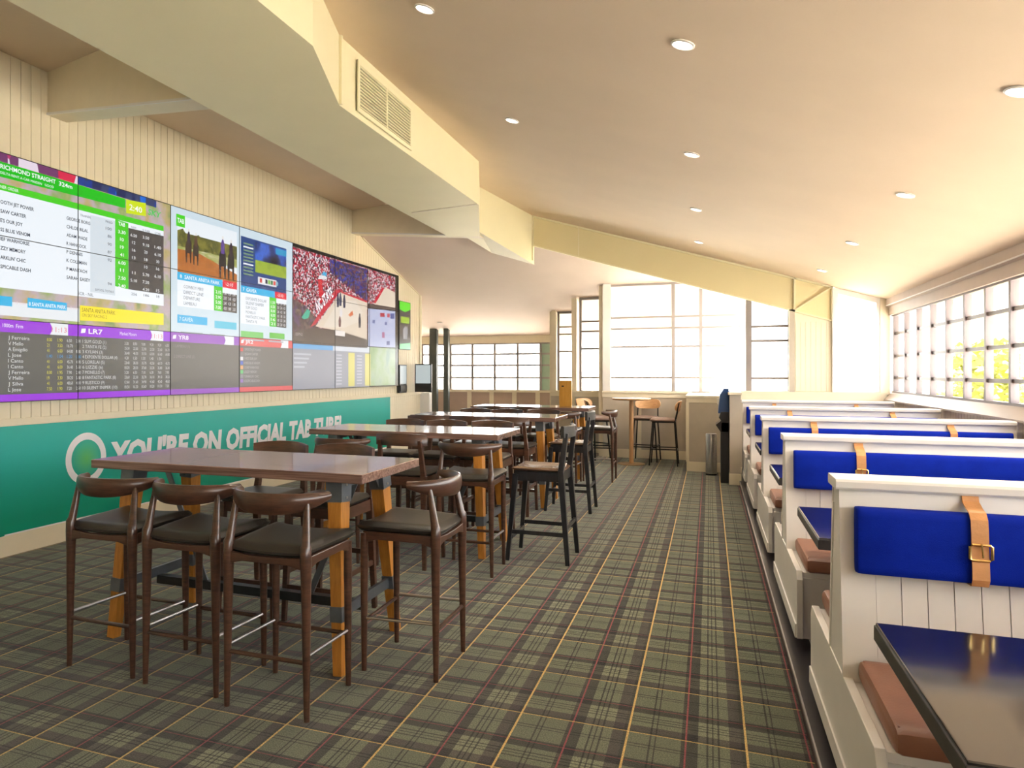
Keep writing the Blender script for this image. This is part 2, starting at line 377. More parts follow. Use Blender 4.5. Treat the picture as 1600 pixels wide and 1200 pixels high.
struct(slab([(-3.06, 9.86), (-2.64, 11.46), (-2.64, 11.5), (-3.35, 11.5), (-3.35, 9.86)], [3.53, 3.27, 3.27, 3.5, 3.53], 4.22).build('ceiling_bulkhead', DUCT))

# raked beam at the end of the main room with flanges, stiffeners and a diagonal brace
bx0, bx1 = -2.66, 1.60
be = struct(MB().prism([(bx0, zc(bx0) - .70), (bx0 + .02, zc(bx0) - .48), (1.13, zc(1.13) - .487), (bx1, zc(bx1) - .47), (bx1, zc(bx1) + .05), (bx0, zc(bx0) + .05)][1:], 11.44, 11.5, 'y').build('ceiling_end_beam', BEAM))
MB().bar((bx0, 11.425, zc(bx0) - .478), (bx1, 11.425, zc(bx1) - .478), .05, .022).build('flange', DUCT, be)
MB().bar((bx0, 11.425, zc(bx0) - .012), (bx1, 11.425, zc(bx1) - .012), .05, .022).build('flange', DUCT, be)
for x in (bx0 + .015, 1.13, bx1):
    MB().box(x - .012, x + .012, 11.40, 11.45, (zc(x) - .72) if x < -2 else zc(x) - .48, zc(x)).build('stiffener', DUCT, be)
MB().box(-1.92, -1.912, 11.432, 11.445, zc(-1.9) - .47, zc(-1.9) - .02).build('joint_strip', CREAM, be)
MB().bar((1.14, 11.425, zc(1.14) - .46), (1.59, 11.425, zc(1.59) - .02), .05, .02).build('brace', DUCT, be)

# boarded post at the end of the booths
po = struct(MB().box(1.13, 1.6, 11.45, 11.6, 1.25, zc(1.13) - .3).build('wall_post', CREAM))
pb = MB().box(0, .062, -.012, 0, 1.26, 2.24).mesh('board', CREAM)
for i in range(7):
    b = obj('board', pb, po); b.location = (1.145 + i * .0645, 11.45, 0)
MB().box(1.06, 1.13, 11.40, 11.6, 1.25, 2.42).build('jamb', DADO, po)
MB().box(1.6, 1.64, 11.39, 11.6, 1.25, zc(1.62) - .02).build('jamb', WHITE, po)

# low walls with caps around the far bay and the booths
def low_wall(name, x0, x1, y0, y1, z, capz=.035, lip=.02, rail=True):
    o = struct(MB().box(x0, x1, y0, y1, 0, z - capz).build(name, DADO))
    MB().box(x0 - lip, x1 + lip, y0 - lip, y1 + lip, z - capz, z).build('cap', CREAM, o, bevel=.004)
    MB().box(x0 - .006, x1 + .006, y0 - .012, y1, 0, .15).build('skirting', CREAM, o)
    if rail: MB().box(x0 - .004, x1 + .004, y0 - .008, y1, z - .11, z - capz).build('rail', CREAM, o)
    return o
lw = low_wall('wall_far', -1.8, -.30, 13.35, 13.5, 1.19)
for x in (-1.16, -.335):
    MB().box(x - .035, x + .035, 13.335, 13.36, .15, 1.09).build('stile', CREAM, lw)
low_wall('wall_step_1', -2.40, -1.8, 13.9, 14.02, 1.17)
low_wall('wall_step_2', -3.0, -2.40, 14.6, 14.72, 1.16)
lj = low_wall('wall_planter', -.32, .26, 11.85, 13.42, 1.17)
MB().box(-.335, -.29, 11.835, 11.87, .15, 1.06).build('stile', CREAM, lj)
low_wall('wall_partition', .26, .40, 10.62, 11.42, 1.255, rail=False)
low_wall('wall_booth_end', .40, XR, 11.42, 11.56, 1.255, rail=False)
low_wall('wall_return_low', .44, .56, 11.56, 13.5, 1.2, rail=False)
struct(MB().box(.40, XR, 11.4, 11.42, 1.13, 1.225).build('trim_5', CREAM))

# glazing. a window is frame members and single panes
def pane_y(o, x0, x1, z0, z1, y, m=GLASS):
    MB().add([(x0, y, z0), (x1, y, z0), (x1, y, z1), (x0, y, z1)], [(0, 1, 2, 3)]).build('pane', m, o)
def window_y(name, y, xs, zs, top=None, t=.06, tb=.036, fm=FRAME, green=()):
    """window in a plane y = const: mullions at xs, bars at zs"""
    o = struct(MB().box(xs[0] - t / 2, xs[-1] + t / 2, y, y + .07, zs[0] - .03, zs[0] + .012).build(name, fm))
    for x in xs: MB().box(x - t / 2, x + t / 2, y + .001, y + .068, zs[0], zs[-1]).build('mullion', fm, o)
    for i in range(len(xs) - 1):
        for j in range(len(zs) - 1):
            if j: MB().box(xs[i] + t / 2, xs[i + 1] - t / 2, y + .015, y + .05, zs[j] - tb / 2, zs[j] + tb / 2).build('bar', fm, o)
            pane_y(o, xs[i] + t / 2, xs[i + 1] - t / 2, zs[j], zs[j + 1], y + .035, MATS['green_pane'] if i in green else GLASS)
    MB().box(xs[0] - t / 2, xs[-1] + t / 2, y, y + .07, zs[-1] - .02, zs[-1] + .03).build('head', fm, o)
    return o
mat('green_pane', (.36, .50, .40), .25, var=.03)
window_y('window_1', 13.38, [-1.69, -.59, -.135, .52], [1.19, 1.435, 1.985, 2.31, 2.51, zf(13.38) - .02])
window_y('window_2', 13.94, [-2.30, -1.84], [1.17, 1.43, 1.98, 2.31, 2.50, zf(13.94) - .03], t=.045)
window_y('window_3', 14.64, [-2.86, -2.42], [1.16, 1.42, 1.95, 2.30, 2.45, zf(14.64) - .03], t=.045)
window_y('window_4', 16.1, [-6.95, -6.42, -6.23, -5.70, -5.16, -4.62, -4.08, -3.55, -3.22], [1.12, 1.405, 1.69, 1.95, 2.19], t=.05, tb=.04, green=(7,))
window_y('window_5', 11.515, [.55, 1.085], [1.25, 1.442, 1.985, 2.194, 2.70])
w6 = struct(MB().box(1.62, 2.2, 11.44, 11.52, 1.23, 1.262).build('window_6', WHITE))
for x in (1.655, 2.16): MB().box(x - .025, x + .025, 11.43, 11.51, 1.26, zc(x) - .01).build('mullion', WHITE, w6)
MB().bar((1.62, 11.47, zc(1.62) - .045), (2.25, 11.47, zc(2.25) - .045), .07, .07).build('head', WHITE, w6)
MB().add([(1.67, 11.47, 1.26), (2.14, 11.47, 1.26), (2.14, 11.47, zc(2.14) - .06), (1.67, 11.47, zc(1.67) - .06)], [(0, 1, 2, 3)]).build('pane', GLASS, w6)
struct(MB().box(2.18, 2.3, 11.42, 11.56, 1.2, 2.6).build('wall_corner', CREAM))
# posts between the stepped windows, short return walls behind them
for i, (x0, x1, y0, y1, z0) in enumerate(((-1.80, -1.66, 13.33, 13.46, 1.19), (-2.99, -2.90, 14.58, 14.72, 1.15))):
    struct(MB().box(x0, x1, y0, y1, z0, zf(y0) + .02).build('wall_column_%d' % (i + 1), WHITE if i == 0 else CREAM))
struct(MB().box(.50, .58, 11.505, 11.6, 1.2, 2.78).build('wall_column_3', FRAME))
for i, (x, y0, y1) in enumerate(((-1.83, 13.46, 13.98), (-2.42, 14.0, 14.68), (-2.99, 14.7, 16.2))):
    struct(MB().box(x - .05, x + .045, y0 - .05, y1, 0, zf(y0) + .03).build('wall_sawtooth_%d' % (i + 1), CREAM))
wr = struct(MB().box(.52, .54, 11.56, 13.4, 1.19, 1.24).build('window_7', FRAME))
for y in (12.2, 12.8): MB().box(.51, .55, y - .02, y + .02, 1.2, 3.3).build('mullion', FRAME, wr)
MB().add([(.53, 11.56, 1.2), (.53, 13.4, 1.2), (.53, 13.4, 3.2), (.53, 11.56, 3.6)], [(0, 1, 2, 3)]).build('pane', GLASS, wr)

# end wall behind the far bay: panelled dado, header above the windows
we = struct(MB().box(-7.3, -2.95, 16.1, 16.22, 0, 1.09).build('wall_end', mat('pinkish_dado_paint', (.50, .37, .30), .5, var=.03)))
MB().box(-7.3, -2.95, 16.06, 16.2, 1.07, 1.12).build('cap', CREAM, we)
for x in (-6.32, -5.78, -5.23, -4.69, -4.15, -3.61, -3.06):
    MB().box(x - .05, x + .05, 16.075, 16.11, .2, 1.08).build('stile', CREAM, we)
MB().box(-7.3, -2.95, 16.075, 16.11, .0, .2).build('skirting', CREAM, we)
struct(MB().box(-7.3, -2.95, 16.08, 16.22, 2.2, 2.56).build('wall_end_header', CREAM))
# dark posts in front of the end windows
for i, (x0, x1) in enumerate(((-6.0, -5.83), (-5.66, -5.55))):
    o = MB().box(x0, x1, 15.5, 15.62, 0, zf(15.5) + .02).build('timber_post', mat('dark_post_paint', (.05, .06, .055), .5, var=.1))
    MB().box(x0 - .02, x1 + .02, 15.48, 15.64, 0, .12).build('base_block', MATS['dark_post_paint'], o)
    tag(o, ('wide' if i == 0 else 'narrow') + ' dark floor-to-ceiling post in front of the end windows', 'post')

# right wall: boards, deep sill, long grid window, stepped header
wr = struct(MB().box(XR + .012, XR + .16, YB, 11.56, 0, 1.155).build('wall_right', mat('right_wall_paint', (.52, .43, .36), .5, var=.03)))
rb = MB().box(0, .012, .003, .082, .07, 1.155).mesh('board', MATS['right_wall_paint'])
for i in range(66):
    b = obj('board', rb, wr); b.location = (XR, 11.33 - i * .085, 0)
MB().box(XR, XR + .012, YB, 5.8, .07, 1.155).build('plain_panel', MATS['right_wall_paint'], wr)
struct(MB().prism([(XR - .03, 1.14), (XR - .03, 1.158), (XR + .07, 1.262), (XR + .16, 1.262), (XR + .16, 1.14)], YB, 11.43, 'y').build('trim_6', mat('sill_paint', (.36, .29, .245), .35, var=.03)))
hd = struct(MB().box(XR + .03, XR + .16, YB, 11.5, 2.30, 2.62).build('wall_right_header', mat('header_paint', (.50, .39, .32), .5, var=.03)))
MB().prism([(XR + .03, 2.41), (XR + .0, 2.425), (XR + .0, 2.53), (XR + .03, 2.56)], YB, 11.5, 'y').build('fascia', MATS['header_paint'], hd)
MB().box(XR - .008, XR + .02, YB, 11.5, 2.425, 2.437).build('bead', WHITE, hd)
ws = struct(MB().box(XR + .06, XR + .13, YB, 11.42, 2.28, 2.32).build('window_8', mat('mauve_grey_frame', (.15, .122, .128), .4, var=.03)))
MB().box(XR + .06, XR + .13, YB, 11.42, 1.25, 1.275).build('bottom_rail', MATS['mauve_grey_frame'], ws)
RZ = [1.262, 1.452, 1.745, 2.048, 2.30]
ys = [11.33 - .577 * k for k in range(25)]
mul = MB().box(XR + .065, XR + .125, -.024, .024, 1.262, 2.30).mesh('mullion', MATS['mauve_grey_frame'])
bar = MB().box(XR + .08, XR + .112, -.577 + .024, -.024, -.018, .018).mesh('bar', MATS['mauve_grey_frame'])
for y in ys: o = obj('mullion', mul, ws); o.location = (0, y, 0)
panes = [MB().add([(XR + .096, -.558, RZ[j]), (XR + .096, -.019, RZ[j]), (XR + .096, -.019, RZ[j + 1]), (XR + .096, -.558, RZ[j + 1])], [(0, 1, 2, 3)]).mesh('pane', GLASS) for j in range(4)]
for y in ys[:-1]:
    for j in range(4):
        o = obj('pane', panes[j], ws); o.location = (0, y, 0)
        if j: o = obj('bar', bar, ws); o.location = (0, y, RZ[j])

# ceiling downlights, a regular grid on the raked ceiling
LAMP = mat('lamp_diffuser', (.9, .88, .82), .4, emit=(1, .9, .74), es=6.0 * DS * 3)
ang = math.atan(.3106)
rim = MB().lathe([(.050, .004), (.060, .004), (.063, -.004), (.053, -.008), (.048, -.002)], n=28).mesh('rim', WHITE, True)
dsk = MB().lathe([(.001, -.003), (.049, -.003), (.049, .003), (.001, .003)], n=28).mesh('diffuser', LAMP)
def downlight(x, y, z, rot, lab):
    t = thing('downlight', lab, 'ceiling light', (x, y, z), group='recessed ceiling downlights'); t.rotation_euler = (0, rot, 0)
    obj('rim', rim, t); obj('diffuser', dsk, t)
    if 'unlit' in lab: return
    l = bpy.data.lights.new('lamp', 'SPOT'); l.energy = 11; l.color = (1, .88, .70); l.spot_size = R(115); l.spot_blend = .8; l.shadow_soft_size = .05
    lo = bpy.data.objects.new('lamp', l); COL.objects.link(lo); lo.parent = t; lo.location = (0, 0, -.03); lo.rotation_euler = (0, -rot, 0)
for ix, (x, nm) in enumerate(((-1.60, 'over the high tables'), (-.13, 'over the carpet aisle'), (1.325, 'over the booths'))):
    for iy, y in enumerate((4.05, 6.12, 8.2, 10.26)):
        if ix == 0 and iy > 1: continue
        downlight(x, y, zc(x) - .004, ang, 'round recessed downlight in the raked ceiling ' + nm + ', ' + ('nearest the air vent', 'second from the air vent', 'third towards the end beam', 'closest to the end beam')[iy])
downlight(-1.30, 12.55, zf(12.55) - .004, 0, 'round recessed downlight in far bay ceiling behind the end beam')
downlight(-5.6, 15.1, zf(15.1) - .004, 0, 'unlit round downlight in far ceiling near the end windows')

# air vent on the side of the duct
v = thing('air_vent', 'cream louvred air vent on the side of the boxed ceiling duct', 'vent', (-2.532, 5.53, 3.74))
MB().box(.0, .012, -.54, .54, -.2, -.165).box(0, .012, -.54, .54, .165, .2).box(0, .012, -.54, -.505, -.165, .165).box(0, .012, .505, .54, -.165, .165).build('frame', DUCT, v, bevel=.003)
MB().box(0, .012, -.012, .012, -.165, .165).build('centre_bar', DUCT, v)
MB().box(-.004, .001, -.51, .51, -.17, .17).build('backing', mat('vent_shadow', (.22, .19, .12), .8), v)
sl = MB().bar((.006, -.245, 0), (.006, .245, 0), .012, .007).mesh('slat', DUCT)
for k in range(13):
    for c in (-.258, .258):
        o = obj('slat', sl, v); o.location = (0, c, -.155 + k * .0258)
# ================================================================== HIGH TABLES
def make_table():
    t = thing('bar_table', '', 'table')
    MB().box(-.875, .875, -.375, .375, .972, 1.02).build('table_top', TOPWOOD, t, bevel=.004)
    MB().box(-.302, -.298, -.3735, .3735, 1.0190, 1.0203).build('joint_line', BROWNWOOD, t)
    for sx in (-1, 1):
        for sy in (-1, 1):
            MB().bar((sx * .735, sy * .345, 0), (sx * .675, sy * .245, .955), .058, .05, (1, 0, 0), .105, .082).build('leg', AMBER, t, bevel=.003)
            def at(z): k = z / .955; return (sx * (.735 - .06 * k), sy * (.345 - .10 * k), z)
            MB().bar(at(.262), at(.338), .078, .068, (1, 0, 0), .082, .070).build('foot_collar', GREYSTEEL, t)
            c = MB().bar(at(.855), at(.97), .106, .090, (1, 0, 0), .112, .092).build('head_collar', GREYSTEEL, t)
            for z in (.88, .945):
                q = at(z)
                MB().box(q[0] + sx * .043 - .006, q[0] + sx * .043 + .006, q[1] - .008, q[1] + .008, z - .006, z + .006).build('bolt', STEEL, c)
        # shaped plate under the top and the low cross bar between the two legs of an end
        MB().prism([(-.25, .86), (-.20, .86), (-.15, .925), (.15, .925), (.20, .86), (.25, .86), (.25, .97), (-.25, .97)], sx * .69 - .006, sx * .69 + .006, 'x').build('gusset_plate', GREYSTEEL, t)
        MB().box(sx * .715 - .01, sx * .715 + .01, -.31, .31, .268, .325).build('cross_bar', GREYSTEEL, t)
        MB().bar((sx * .66, 0, .95), (sx * .36, 0, .27), .035, .010, (0, 1, 0)).build('brace', GREYSTEEL, t)
    MB().box(-.71, .71, -.025, .025, .225, .275).build('long_rail', DARKSTEEL, t)
    return t
TX = -2.47
TY = [3.575, 6.02, 8.37, 10.72]
t0 = make_table()
tl = ['high brown bar table with amber legs, before the ring logo of the teal sign',
      'high brown bar table with amber legs, second along the teal sign from its ring logo',
      'high brown bar table with amber legs, third along from the ring logo on the sign',
      'high brown bar table with amber legs, with an upright wooden block on its top']
for i, y in enumerate(TY):
    if i == 0: t0.location = (TX, y, 0); t0['label'] = tl[0]; t0['group'] = 'high bar tables'
    else: dup(t0, (TX, y, 0), 0, tl[i], 'high bar tables')

# ================================================================== STOOLS (facing +y, back at -y)
def make_elbow_stool():
    t = thing('elbow_stool', '', 'stool')
    for sx in (-1, 1):
        MB().tube([(sx * .208, .195, 0), (sx * .206, .195, .25), (sx * .205, .195, .55), (sx * .205, .195, .705)], [.0135, .017, .0205, .019], 12).build('leg', BROWNWOOD, t, True)
        l = MB().tube([(sx * .210, -.200, 0), (sx * .207, -.198, .25), (sx * .204, -.196, .60), (sx * .203, -.196, .70), (sx * .202, -.196, .755), (sx * .200, -.190, .77), (sx * .187, -.158, .942)], [.0135, .0175, .023, .026, .025, .0205, .0135], 12).build('leg', BROWNWOOD, t, True)
        MB().tube([(sx * .2065, -.197, .28), (sx * .2065, .195, .27)], .0085, 8).build('foot_rail', CHROME, t, True)
        MB().prism([(-.19, .655), (-.12, .675), (.12, .675), (.19, .655), (.19, .715), (-.19, .715)], sx * .205 - .012, sx * .205 + .012, 'x').build('seat_rail', BROWNWOOD, t, bevel=.004)
    for y in (-.198, .195):
        MB().tube([(-.207, y, .252), (.207, y, .252)], .0105, 8).build('foot_rail', BROWNWOOD, t, True)
        MB().prism([(-.2, .655), (-.12, .672), (.12, .672), (.2, .655), (.2, .712), (.08, .702), (-.08, .702), (-.2, .712)], y - .012, y + .012, 'y').build('seat_rail', BROWNWOOD, t, bevel=.004)
    s = MB().pad(.405, .475, -.205, .235, .700, .050, .022, 14).build('seat', LEATHER, t, True)
    # horn-shaped back: a lofted, curved and tapering rail
    rings = []
    for i in range(25):
        q = -1 + i / 12; a = q * R(78)
        x = .238 * sin(a) / sin(R(78)); yb = -.232 + .175 * (1 - cos(a)) / (1 - cos(R(78)))
        e = max(0, 1 - abs(q) ** 2.2)
        hh, th = .019 + .030 * e, .0165 + .003 * abs(q); zc_ = .955 - .012 * e + .012 * abs(q) ** 3
        nx, ny = sin(a), -cos(a)
        rings.append([(x + nx * th * cos(p) , yb + ny * th * cos(p), zc_ + hh * sin(p) + .010 * e * cos(p)) for p in [2 * pi * j / 12 for j in range(12)]])
    MB().loft(rings).build('backrest', BROWNWOOD, t, True)
    return t
def make_flatback_stool():
    t = thing('flat_back_stool', '', 'stool')
    for sx in (-1, 1):
        MB().bar((sx * .205, .205, 0), (sx * .185, .175, .70), .028, .028, (1, 0, 0), .042, .042).build('leg', BROWNWOOD, t, bevel=.003)
        l = MB().bar((sx * .205, -.225, 0), (sx * .185, -.19, .72), .030, .030, (1, 0, 0), .044, .048).build('leg', BROWNWOOD, t, bevel=.003)
        MB().bar((sx * .185, -.19, .71), (sx * .168, -.235, 1.0), .040, .040, (1, 0, 0), .030, .026).build('back_post', BROWNWOOD, t, bevel=.003)
        MB().bar((sx * .20, -.215, .30), (sx * .20, .195, .30), .016, .032).build('stretcher', BROWNWOOD, t)
        MB().box(sx * .19 - .012, sx * .19 + .012, -.18, .17, .64, .71).build('seat_rail', BROWNWOOD, t)
    MB().bar((-.198, .2, .21), (.198, .2, .21), .016, .032).build('stretcher', BROWNWOOD, t)
    MB().bar((-.198, -.218, .36), (.198, -.218, .36), .016, .032).build('stretcher', BROWNWOOD, t)
    for y in (-.19, .175): MB().box(-.18, .18, y - .012, y + .012, .64, .71).build('seat_rail', BROWNWOOD, t)
    MB().pad(.40, .44, -.20, .225, .705, .045, .008, 12).build('seat', LEATHER, t, True)
    rings = []
    for i in range(17):
        q = -1 + i / 8; a = q * R(32); x = .212 * sin(a) / sin(R(32)); yb = -.262 + .075 * (1 - cos(a)) / (1 - cos(R(32)))
        nx, ny = sin(a), -cos(a); tp = 1.055 - .016 * q * q
        rings.append([(x + nx * d, yb + ny * d + (z - .95) * -.05, z) for d, z in ((-.011, .955), (.011, .955), (.011, tp - .006), (.006, tp), (-.006, tp), (-.011, tp - .006))])
    MB().loft(rings).build('backrest', BROWNWOOD, t, True)
    return t
def make_black_stool():
    t = thing('black_stool', '', 'stool')
    for sx in (-1, 1):
        MB().bar((sx * .225, .245, 0), (sx * .185, .185, .70), .030, .030, (1, 0, 0), .044, .044).build('leg', BLACKWOOD, t, bevel=.003)
        MB().bar((sx * .225, -.245, 0), (sx * .19, -.185, .74), .034, .036, (1, 0, 0), .046, .060).build('leg', BLACKWOOD, t, bevel=.003)
        MB().bar((sx * .19, -.185, .73), (sx * .178, -.225, 1.04), .044, .058, (1, 0, 0), .034, .040).build('back_post', BLACKWOOD, t, bevel=.003)
        MB().bar((sx * .212, -.225, .235), (sx * .212, .225, .235), .018, .032).build('stretcher', BLACKWOOD, t)
        MB().box(sx * .185 - .012, sx * .185 + .012, -.18, .18, .65, .725).build('seat_rail', BLACKWOOD, t)
    for y, z in ((.218, .19), (-.228, .29)): MB().bar((-.205, y, z), (.205, y, z), .018, .032).build('stretcher', BLACKWOOD, t)
    for y in (-.185, .185): MB().box(-.19, .19, y - .012, y + .012, .65, .725).build('seat_rail', BLACKWOOD, t)
    MB().pad(.42, .43, -.20, .225, .722, .034, .012, 12, crown=-.35).build('seat', wood('worn_brown_seat_wood', (.10, .055, .035), (.20, .12, .08), .25, 4, (10, 2, 10), coat=.4), t, True)
    rings = []
    for i in range(13):
        q = -1 + i / 6; a = q * R(25); x = .215 * sin(a) / sin(R(25)); yb = -.245 + .045 * (1 - cos(a)) / (1 - cos(R(25)))
        nx, ny = sin(a), -cos(a)
        rings.append([(x + nx * d, yb + ny * d, z) for d, z in ((-.016, 1.005), (.016, 1.005), (.016, 1.09), (.008, 1.098), (-.008, 1.098), (-.016, 1.09))])
    MB().loft(rings).build('backrest', mat('grey_worn_black_paint', (.05, .048, .046), .4, var=.35, scale=12), t, True)
    return t
def make_oak_stool():
    t = thing('oak_back_stool', '', 'stool')
    for sx in (-1, 1):
        MB().bar((sx * .215, .215, 0), (sx * .165, .165, .72), .020, .020, (1, 0, 0)).build('leg', BLACKMETAL, t)
        MB().bar((sx * .215, -.225, 0), (sx * .17, -.175, .72), .020, .020, (1, 0, 0)).build('leg', BLACKMETAL, t)
        MB().tube([(sx * .17, -.175, .70), (sx * .172, -.195, .80), (sx * .165, -.245, 1.03)], .010, 8).build('back_upright', BLACKMETAL, t, True)
        MB().bar((sx * .196, -.205, .27), (sx * .196, .196, .27), .014, .018).build('foot_rail', BLACKMETAL, t)
    for y, z in ((.197, .25), (-.207, .25)): MB().bar((-.197, y, z), (.197, y, z), .014, .018).build('foot_rail', BLACKMETAL, t)
    MB().box(-.17, .17, -.18, .17, .700, .722).build('seat_frame', BLACKMETAL, t)
    MB().pad(.39, .43, -.19, .215, .720, .050, 0, 12).build('seat', PINKSEAT, t, True)
    rings = []
    for i in range(17):
        q = -1 + i / 8; a = q * R(36); x = .215 * sin(a) / sin(R(36)); yb = -.262 + .075 * (1 - cos(a)) / (1 - cos(R(36)))
        nx, ny = sin(a), -cos(a); e = math.sqrt(max(0, 1 - abs(q) ** 4)); z0, z1 = .975 - .085 * (.25 + .75 * e), .975 + .085 * (.25 + .75 * e)
        rings.append([(x + nx * d, yb + ny * d - (z - .975) * .22, z) for d, z in ((-.007, z0), (.007, z0), (.007, z1), (-.007, z1))])
    MB().loft(rings).build('backrest', OAK, t, True)
    return t
GS = {'e': 'elbow-back bar stools', 'f': 'flat-back bar stools', 'b': 'black wooden bar stools', 'o': 'oak-back bar stools'}
DESC = {'e': 'dark brown horn-back bar stool', 'f': 'dark brown flat-back bar stool', 'b': 'black wooden bar stool with brown seat', 'o': 'oak-back bar stool on black metal legs'}
PROTO = {'e': make_elbow_stool(), 'f': make_flatback_stool(), 'b': make_black_stool(), 'o': make_oak_stool()}
USED = set()
def stool(k, x, y, rz, where):
    lab = DESC[k] + ' ' + where
    if k in USED: return dup(PROTO[k], (x, y, 0), R(rz), lab, GS[k])
    USED.add(k); o = PROTO[k]; o.location = (x, y, 0); o.rotation_euler = (0, 0, R(rz)); o['label'] = lab; o['group'] = GS[k]; return o
A = 'at the ring-logo table'
stool('e', -2.895, 3.03, 0, A + ', nearest the teal sign')
stool('e', -2.372, 3.005, 0, A + ', middle of its long side')
stool('e', -1.850, 2.95, 0, A + ', long side by the aisle')
stool('e', -1.455, 3.54, 90, A + ', at its end')
stool('f', -2.72, 4.02, 180, A + ', far side by the sign')
stool('f', -2.23, 4.02, 180, A + ', far side by the aisle')
B = 'at the second table'
stool('e', -2.83, 5.38, 0, B + ', near side by the sign')
stool('f', -2.25, 5.40, 0, B + ', middle of the near side')
stool('e', -1.725, 5.37, 2, B + ', near side by the aisle')
stool('f', -2.88, 6.56, 180, B + ', far side by the sign')
stool('f', -2.43, 6.55, 180, B + ', middle of the far side')
stool('f', -1.98, 6.62, 180, B + ', far side by the aisle')
stool('b', -1.285, 5.93, 90, 'at the aisle end of the second table')
C_ = 'at the third table'
stool('f', -2.95, 7.70, 0, C_ + ', near side by the sign')
stool('f', -2.46, 7.72, 0, C_ + ', middle of the near side')
stool('f', -1.99, 7.70, 0, C_ + ', near side by the aisle')
stool('f', -2.87, 8.90, 180, C_ + ', far side by the sign')
stool('f', -2.43, 8.86, 180, C_ + ', middle of the far side')
stool('f', -1.98, 8.97, 180, C_ + ', far side by the aisle')
stool('b', -1.44, 8.11, 90, 'at the aisle end of the third table')
D_ = 'at the wooden-block table'
stool('f', -2.88, 10.08, 0, D_ + ', near side by the sign')
stool('f', -2.40, 10.06, 0, D_ + ', middle of the near side')
stool('e', -1.88, 9.99, 0, D_ + ', near side by the aisle')
stool('e', -1.45, 10.45, 90, D_ + ', at its aisle end')
stool('o', -.70, 12.55, 90, 'beside the round table, backrest towards the booths')
stool('o', -1.02, 13.02, 176, 'between the round table and the windows')
stool('o', -1.70, 12.42, -80, 'beside the round table, backrest towards the bar tables')
stool('o', -1.92, 12.98, -120, 'behind the round table under the stepped windows')

# round pedestal table
rt = thing('round_table', 'small round oak pedestal table by the far windows', 'table', (-1.21, 12.45, 0))
MB().lathe([(.001, 1.065), (.29, 1.065), (.31, 1.075), (.313, 1.09), (.308, 1.098), (.001, 1.098)], n=40).build('table_top', OAK, rt, True)
MB().lathe([(.036, .012), (.036, 1.066)], n=20).build('column', wood('oak_column', (.50, .27, .12), (.66, .39, .19), .4, 4, (12, 12, 1.2)), rt, True)
MB().lathe([(.001, 0), (.225, 0), (.225, .008), (.05, .016), (.001, .016)], n=40).build('base', mat('bronze_base', (.42, .29, .15), .35, .7, var=.1), rt, True)

# wooden block standing on the last bar table
wb = thing('menu_block', 'upright amber wooden block with a small dark plate, on a bar table', 'menu holder', (-2.0, 10.80, 1.02))
MB().box(-.092, .092, -.03, .03, 0, .385).build('block', wood('amber_block', (.50, .24, .03), (.62, .33, .06), .4, 4, (12, 12, 1.2)), wb, bevel=.003)
MB().box(-.055, -.02, -.034, -.029, .29, .31).build('plate', BLACKMETAL, wb)

